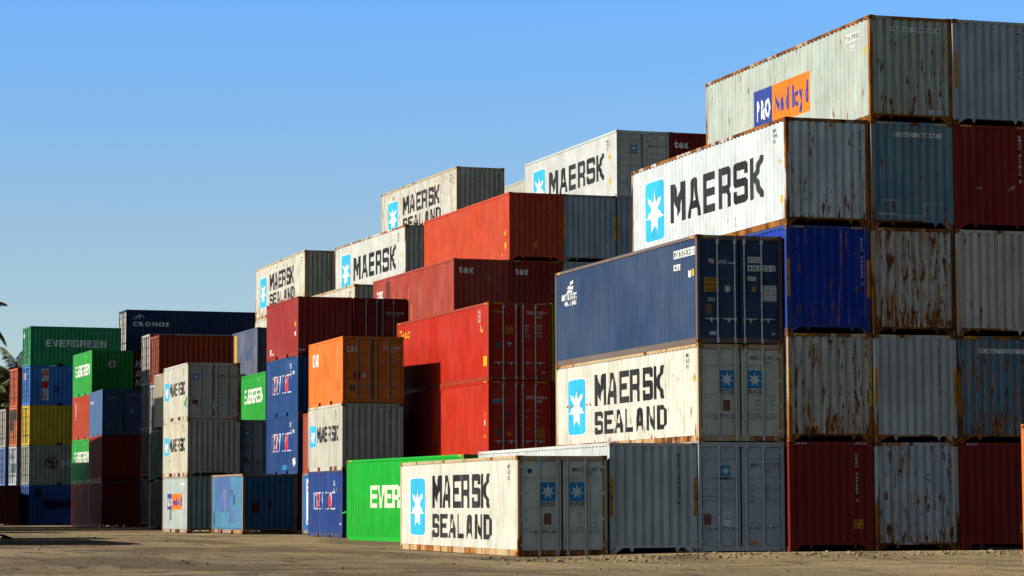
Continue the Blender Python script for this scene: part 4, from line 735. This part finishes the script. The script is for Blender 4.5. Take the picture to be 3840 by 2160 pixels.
c = container(P['CW'], 2 * S, L20, H, 'wall', (.50, .44, .32), 'cream ribbed container end squeezed between the red doors and the beige stack', .12, .3, .12, rot=True, frust=.4, group=LEFT)

# ------------------------------------------------------------------ the containers that carry the ones above, and those that only throw a shadow into the picture
def filler(pos, tiers, L, h, where, rot=False, cols=None):
    for t in range(tiers):
        container(pos, t * h, L, h, 'wall', (cols or [(.20, .02, .015), (.30, .31, .32), (.05, .09, .2), (.22, .05, .02)])[(t + len(where)) % 4], '%s container hidden %s in the stack %s' % (['plain', 'scraped', 'dusty', 'dented', 'dull'][t % 5], ['lowest', 'second up', 'third up', 'fourth up', 'fifth up'][t], where), .1, .2, .1, castings=False, rot=rot, group='containers buried in the stacks')
filler(P['T'], 1, L40, H, 'under the bright red pair'); filler(P['TR'], 1, L40, H, 'under the yellow one')
filler(P['X'], 3, L40, H, 'under the orange-red one'); filler(P['XL'], 3, L40, H, 'under the faded red one'); filler(P['X2'], 3, L40, H, 'under the two-strip blue-grey one'); filler(P['X3'], 4, L40, H, 'under the lone grey one'); filler(P['X4'], 5, L40, H, 'under the topmost dark red one')
filler(P['NZ'], 5, L40, H, 'under the cream strip'); filler(P['NT'], 5, L40, H, 'under the highest back one'); filler(P['N2'], 4, L40, H, 'under the one-line white one'); filler(P['N1'], 3, L40, H, 'under the leftmost white one'); filler(P['N3'], 3, L40, H, 'under the rusty-edged cream one')
filler(P['M3'], 1, L20, S, 'under the dark blue pair'); filler(P['CX'], 3, L20, S, 'under the maroon doors'); filler(P['M6'], 2, L20, S, 'under the middle green one'); filler(P['M7'], 1, L20, S, 'under the small grey doors'); filler(P['M8'], 3, L20, S, 'under the slate blue one')
filler(P['CR'], 3, L40, H, 'under the navy one', True); dk = [(.06, .012, .010), (.012, .016, .04), (.05, .014, .010), (.02, .02, .022)]  # dk puts the shade of the gap into the colour of these lower containers
filler(P['WR'], 2, L20, S, 'under the off-white doors', True, dk); filler(P['RR'], 2, L20, S, 'under the sunlit red doors', True, dk); filler(P['CW'], 2, L20, S, 'under the cream ribbed end', True, dk)
filler(P['G0'], 1, L20, S, 'under the orange-red doors', True); filler(P['G00'], 1, L20, S, 'under the grey doors at the edge', True)
def shade(x1, y0, L, tiers, h, where): filler((x1 - W, y0, 0, 0), tiers, L, h, where)
shade(8.3, 86.3, L40, 2, S, 'left of the view, near'); shade(9.6, 99.0, L20, 2, S, 'left of the view, past the near one'); shade(15.6, 123.5, L20, 1, S, 'left of the view, low')
shade(16.5, 132.8, L20, 5, S, 'left of the view, tall'); shade(17.2, 139.2, L20, 5, H, 'left of the view, tallest'); shade(16.9, 146.3, L20, 4, S, 'left of the view, beyond the tallest'); shade(15.25, 152.7, L20, 4, S, 'left of the view, farthest')

# ------------------------------------------------------------------ ground
def ground_z(x, y):
    d = .319 * x + .948 * y; s = .948 * x - .319 * y
    z = -.07 * math.exp(-((x - 22.0) / 2.3) ** 2) * (1 if y > 55 else max(0, (y - 45) / 10)) * (1 if y < 78 else max(0, 1 - (y - 78) / 8))
    if d > 190 or d < 30: return z - .01
    near = max(0, min(1, (62.5 - y) / 3)) if x > 19 else max(0, min(1, (95 - d) / 14)) if x < 24 else 1
    a = noise.noise(Vector((x * .12, y * .12, 0))) * .05 + noise.noise(Vector((x * .5, y * .35, 3))) * .035 + noise.noise(Vector((x * 1.6, y * 1.2, 7))) * .022
    band = math.exp(-((y - 58.8 + (x - 28) * .02) / 1.5) ** 2) * max(0, min(1, (x - 18.5) / 5))
    a += band * (.02 + .05 * abs(noise.noise(Vector((x * 2.1, y * 1.6, 1)))) + .03 * noise.noise(Vector((x * 4.5, y * 3, 2))))
    return z - .012 + a * near - (.015 if near > .5 else 0)
def axis(spans):
    out = []
    for a, b, st in spans:
        n = max(1, round((b - a) / st)); out += [a + (b - a) * i / n for i in range(n)]
    return out + [spans[-1][1]]
gx = axis([(-6000, -600, 1200), (-600, -60, 90), (-60, -6, 6), (-6, 4, 1), (4, 38, .22), (38, 60, 2), (60, 600, 90), (600, 6000, 1200)])
gy = axis([(-400, 20, 60), (20, 38, 2), (38, 68, .22), (68, 110, .6), (110, 190, 2), (190, 600, 60), (600, 9000, 1400)])
m = MB(); m.v = [(x, y, ground_z(x, y)) for y in gy for x in gx]; nx = len(gx)
m.f = [(j * nx + i, j * nx + i + 1, (j + 1) * nx + i + 1, (j + 1) * nx + i) for j in range(len(gy) - 1) for i in range(nx - 1)]
def dirt_mat():
    mt = bpy.data.materials.new('dirt'); mt.use_nodes = True; g = mt.node_tree; b = g.nodes['Principled BSDF']; L = g.links.new
    tc = g.nodes.new('ShaderNodeTexCoord')
    def nz(sx, sy, d, r=.6):
        v = g.nodes.new('ShaderNodeVectorMath'); v.operation = 'MULTIPLY'; v.inputs[1].default_value = (sx, sy, 1); L(tc.outputs['Object'], v.inputs[0])
        n = g.nodes.new('ShaderNodeTexNoise'); n.inputs['Scale'].default_value = 1; n.inputs['Detail'].default_value = d; n.inputs['Roughness'].default_value = r; L(v.outputs[0], n.inputs['Vector']); return n.outputs['Fac']
    def ramp(f, a, b_):
        r = g.nodes.new('ShaderNodeMapRange'); r.interpolation_type = 'SMOOTHSTEP'; L(f, r.inputs[0]); r.inputs[1].default_value = a; r.inputs[2].default_value = b_; return r.outputs[0]
    def mix(f, a, c, bt='MIX'):
        x = g.nodes.new('ShaderNodeMix'); x.data_type = 'RGBA'; x.blend_type = bt; L(f, x.inputs[0]) if not isinstance(f, float) else setattr(x.inputs[0], 'default_value', f)
        for i, v in ((6, a), (7, c)):
            if isinstance(v, tuple): x.inputs[i].default_value = (*v, 1)
            else: L(v, x.inputs[i])
        return x.outputs[2]
    c = mix(ramp(nz(.16, .10, 5), .35, .65), (.355, .275, .16), (.23, .175, .105))
    c = mix(ramp(nz(.30, .075, 4, .5), .50, .60), c, (.175, .135, .085))
    c = mix(ramp(nz(1.6, .30, 5, .62), .53, .66), c, (.12, .095, .062))
    c = mix(ramp(nz(4.2, 2.6, 4, .7), .60, .75), c, (.40, .33, .22))
    c = mix(ramp(nz(.045, .42, 3, .5), .57, .66), c, (.155, .12, .075))
    c = mix(ramp(nz(9, 4, 3, .7), .60, .70), c, (.09, .07, .05))
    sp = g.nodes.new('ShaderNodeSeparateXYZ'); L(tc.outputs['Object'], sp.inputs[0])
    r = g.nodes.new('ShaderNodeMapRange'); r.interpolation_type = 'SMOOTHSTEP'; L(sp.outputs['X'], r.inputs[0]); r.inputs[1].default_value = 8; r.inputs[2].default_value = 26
    t = g.nodes.new('ShaderNodeMix'); t.data_type = 'RGBA'; L(r.outputs[0], t.inputs[0]); t.inputs[6].default_value = (.88, .87, .86, 1); t.inputs[7].default_value = (1.30, 1.27, 1.15, 1)  # edge darkening of the lens put into the dirt colour, darker to the left
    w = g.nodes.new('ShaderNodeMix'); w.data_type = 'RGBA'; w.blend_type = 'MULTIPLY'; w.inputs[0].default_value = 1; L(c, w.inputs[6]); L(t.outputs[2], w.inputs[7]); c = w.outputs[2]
    L(c, b.inputs['Base Color']); b.inputs['Roughness'].default_value = .95; b.inputs['Specular IOR Level'].default_value = .15
    bp = g.nodes.new('ShaderNodeBump'); bp.inputs['Strength'].default_value = 1.0; bp.inputs['Distance'].default_value = .12
    L(nz(6, 4, 6, .7), bp.inputs['Height']); L(bp.outputs[0], b.inputs['Normal']); return mt
DIRT = dirt_mat()
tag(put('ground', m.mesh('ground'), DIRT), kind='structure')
# loose stones and clods
ICO_V = []; ph = (1 + 5 ** .5) / 2
for a, b in ((1, ph), (-1, ph), (1, -ph), (-1, -ph)): ICO_V += [(0, a, b), (a, b, 0), (b, 0, a)]
ICO_V = [Vector(v).normalized() for v in ICO_V]
import bmesh
bm = bmesh.new(); bmesh.ops.create_icosphere(bm, subdivisions=1, radius=1); ico_v = [v.co.copy() for v in bm.verts]; ico_f = [tuple(v.index for v in f.verts) for f in bm.faces]; bm.free()
m = MB()
def stone(x, y, r):
    z = ground_z(x, y); sq = rnd.uniform(.45, .8); ax = rnd.uniform(.8, 1.5); an = rnd.uniform(0, 6.28); ca, sa = math.cos(an), math.sin(an); vs = []
    for v in ico_v:
        k = r * rnd.uniform(.72, 1.2); px_, py_, pz = v.x * k * ax, v.y * k, v.z * k * sq; vs.append((x + ca * px_ - sa * py_, y + sa * px_ + ca * py_, z + pz + r * sq * .35))
    m.add(vs, ico_f)
for i in range(900):
    x = rnd.uniform(19, 37); stone(x, 58.8 - (x - 28) * .02 + rnd.gauss(0, 1.2), min(.075, .02 + rnd.expovariate(55)))
for i in range(350):
    d = rnd.uniform(46, 75); x = d * rnd.uniform(.15, .55); y = d * .95
    if y > 61 and x > 20: y = rnd.uniform(45, 61)
    stone(x, y, min(.05, .012 + rnd.expovariate(90)))
for i in range(160):
    y = rnd.uniform(75, 150); x = y * rnd.uniform(.125, .2); stone(x, y, min(.06, .02 + rnd.expovariate(70)))
tag(put('gravel', m.mesh('gravel'), DIRT), kind='stuff')

# ------------------------------------------------------------------ coconut palms behind the left stacks
LEAF = None
def leaf_mat():
    mt = bpy.data.materials.new('palm_leaf'); mt.use_nodes = True; g = mt.node_tree; b = g.nodes['Principled BSDF']
    tc = g.nodes.new('ShaderNodeTexCoord'); n = g.nodes.new('ShaderNodeTexNoise'); n.inputs['Scale'].default_value = 1.3; n.inputs['Detail'].default_value = 3; g.links.new(tc.outputs['Object'], n.inputs['Vector'])
    r = g.nodes.new('ShaderNodeValToRGB'); r.color_ramp.elements[0].position = .35; r.color_ramp.elements[1].position = .68; r.color_ramp.elements[0].color = (.035, .06, .012, 1); r.color_ramp.elements[1].color = (.14, .15, .03, 1)
    g.links.new(n.outputs['Fac'], r.inputs[0]); g.links.new(r.outputs[0], b.inputs['Base Color']); b.inputs['Roughness'].default_value = .5
    b.inputs['Transmission Weight'].default_value = 0; return mt
LEAF = leaf_mat()
def palm(x, y, h, label, seed, nf=26, ln=4.2):
    r = random.Random(seed); root = bpy.data.objects.new('palm_tree', None); COL.objects.link(root); root.location = (x, y, 0); tag(root, label, 'palm', 'palms behind the left stacks')
    m = MB(); q = Vector((0, 0, 0)); lean = Vector((r.uniform(-.05, .05), r.uniform(-.05, .05), 1))
    for i in range(14):
        p2 = q + lean * (h / 14); m.tube(q, p2, .24 - .008 * i, 9, .235 - .008 * i); q = p2; lean.x += r.uniform(-.02, .02)
    put('trunk', m.mesh('trunk'), paint((.20, .17, .13), .1, .5, .3), root); top = q; m = MB()
    for k in range(nf):
        az = k * 2.399 + r.uniform(-.3, .3); el = r.uniform(-.45, 1.25) if k > 5 else r.uniform(1.0, 1.4); L_ = ln * r.uniform(.8, 1.1); n = 26; p = top.copy(); d = Vector((math.cos(az) * math.cos(el), math.sin(az) * math.cos(el), math.sin(el)))
        for i in range(n):
            t = i / n; d = (d + Vector((0, 0, -.055 - .05 * t))).normalized(); p2 = p + d * (L_ / n); m.tube(p, p2, .045 * (1 - t) + .008, 4, .043 * (1 - t) + .007)
            side = d.cross(Vector((0, 0, 1))).normalized(); up = side.cross(d)
            if i > 2:
                for s in (1, -1):
                    for e in (0, .5):
                        ll = ln * .21 * math.sin(math.pi * min(1, .16 + t * .84)) ** .6 * r.uniform(.8, 1.1); dirn = (side * s * .85 + d * .5 - Vector((0, 0, .35 + .3 * t + r.uniform(0, .3)))).normalized()
                        a = p.lerp(p2, e); w = d * .045; mid = a + dirn * ll * .5; tip = a + dirn * ll - Vector((0, 0, ll * .12))
                        m.add([tuple(a - w * .6), tuple(a + w * .6), tuple(mid + w), tuple(tip), tuple(mid - w)], [(0, 1, 2, 3, 4)])
            p = p2
    put('crown', m.mesh('crown'), LEAF, root)
    m = MB()
    for k in range(7): a = k * .9; c_ = top + Vector((math.cos(a) * .3, math.sin(a) * .3, -.35)); m.add([tuple(c_ + v * .14) for v in ico_v], ico_f)
    put('coconut', m.mesh('coconut'), paint((.16, .13, .04), .1, .3), root)
palm(27.9, 200, 10.4, 'coconut palm whose crown shows behind the orange-red doors at left', 3, 30, 4.0)
palm(25.2, 196, 8.6, 'lower coconut palm with drooping fronds at the left edge beside the grey doors', 8, 28, 4.4)
palm(23.1, 190, 14.6, 'tall coconut palm reaching in from the left edge high above the stacks', 12, 26, 3.4)

# ------------------------------------------------------------------ the dark bird at the left edge
def bird(x, y):
    m = MB(); st = [(.26, .055, .008, .020), (.20, .062, .014, .034), (.10, .085, .040, .050), (0, .115, .066, .066), (-.08, .135, .070, .072), (-.14, .160, .052, .056), (-.175, .185, .036, .036), (-.21, .205, .036, .036), (-.24, .205, .026, .026), (-.27, .196, .010, .011), (-.31, .188, .003, .003)]; n = 12
    for sx, z, ry, rz in st:
        for i in range(n): t = 2 * math.pi * i / n; m.v.append((sx, ry * math.cos(t), z + rz * math.sin(t)))
    for j in range(len(st) - 1):
        for i in range(n): m.f.append((j * n + i, j * n + (i + 1) % n, (j + 1) * n + (i + 1) % n, (j + 1) * n + i))
    m.f += [tuple(range(n)), tuple(range(len(st) * n - 1, (len(st) - 1) * n - 1, -1))]
    me = m.mesh('bird'); o = put('bird', me, paint((.012, .012, .014), 0, 0, 0)); o.location = (x, y, ground_z(x, y) + .02)
    for p in me.polygons: p.use_smooth = True
    for s in (1, -1):
        w = MB(); w.add([(-.10, s * .062, .17), (.02, s * .075, .16), (.16, s * .055, .10), (.24, s * .03, .07), (.10, s * .075, .085), (-.06, s * .080, .10), (-.04, s * .085, .13)], [(0, 6, 5), (0, 1, 6), (1, 2, 4, 6), (2, 3, 4), (4, 5, 6)]); put('wing', w.mesh('wing'), paint((.016, .016, .019), 0, 0, 0), o)
        w = MB(); w.tube((-.02, s * .03, .07), (.0, s * .032, .02), .010, 6, .006); w.tube((0, s * .032, .02), (-.02, s * .032, -.02), .005, 6); 
        for a in (-.5, 0, .5): w.tube((-.02, s * .032, -.018), (-.02 - .045 * math.cos(a), s * .032 + .045 * math.sin(a), -.02), .004, 5)
        put('leg', w.mesh('leg'), paint((.02, .018, .016), 0, 0, 0), o)
    tag(o, 'dark bird on the bare ground, cut off by the left edge of the frame', 'bird')
bird(12.96, 97.1)
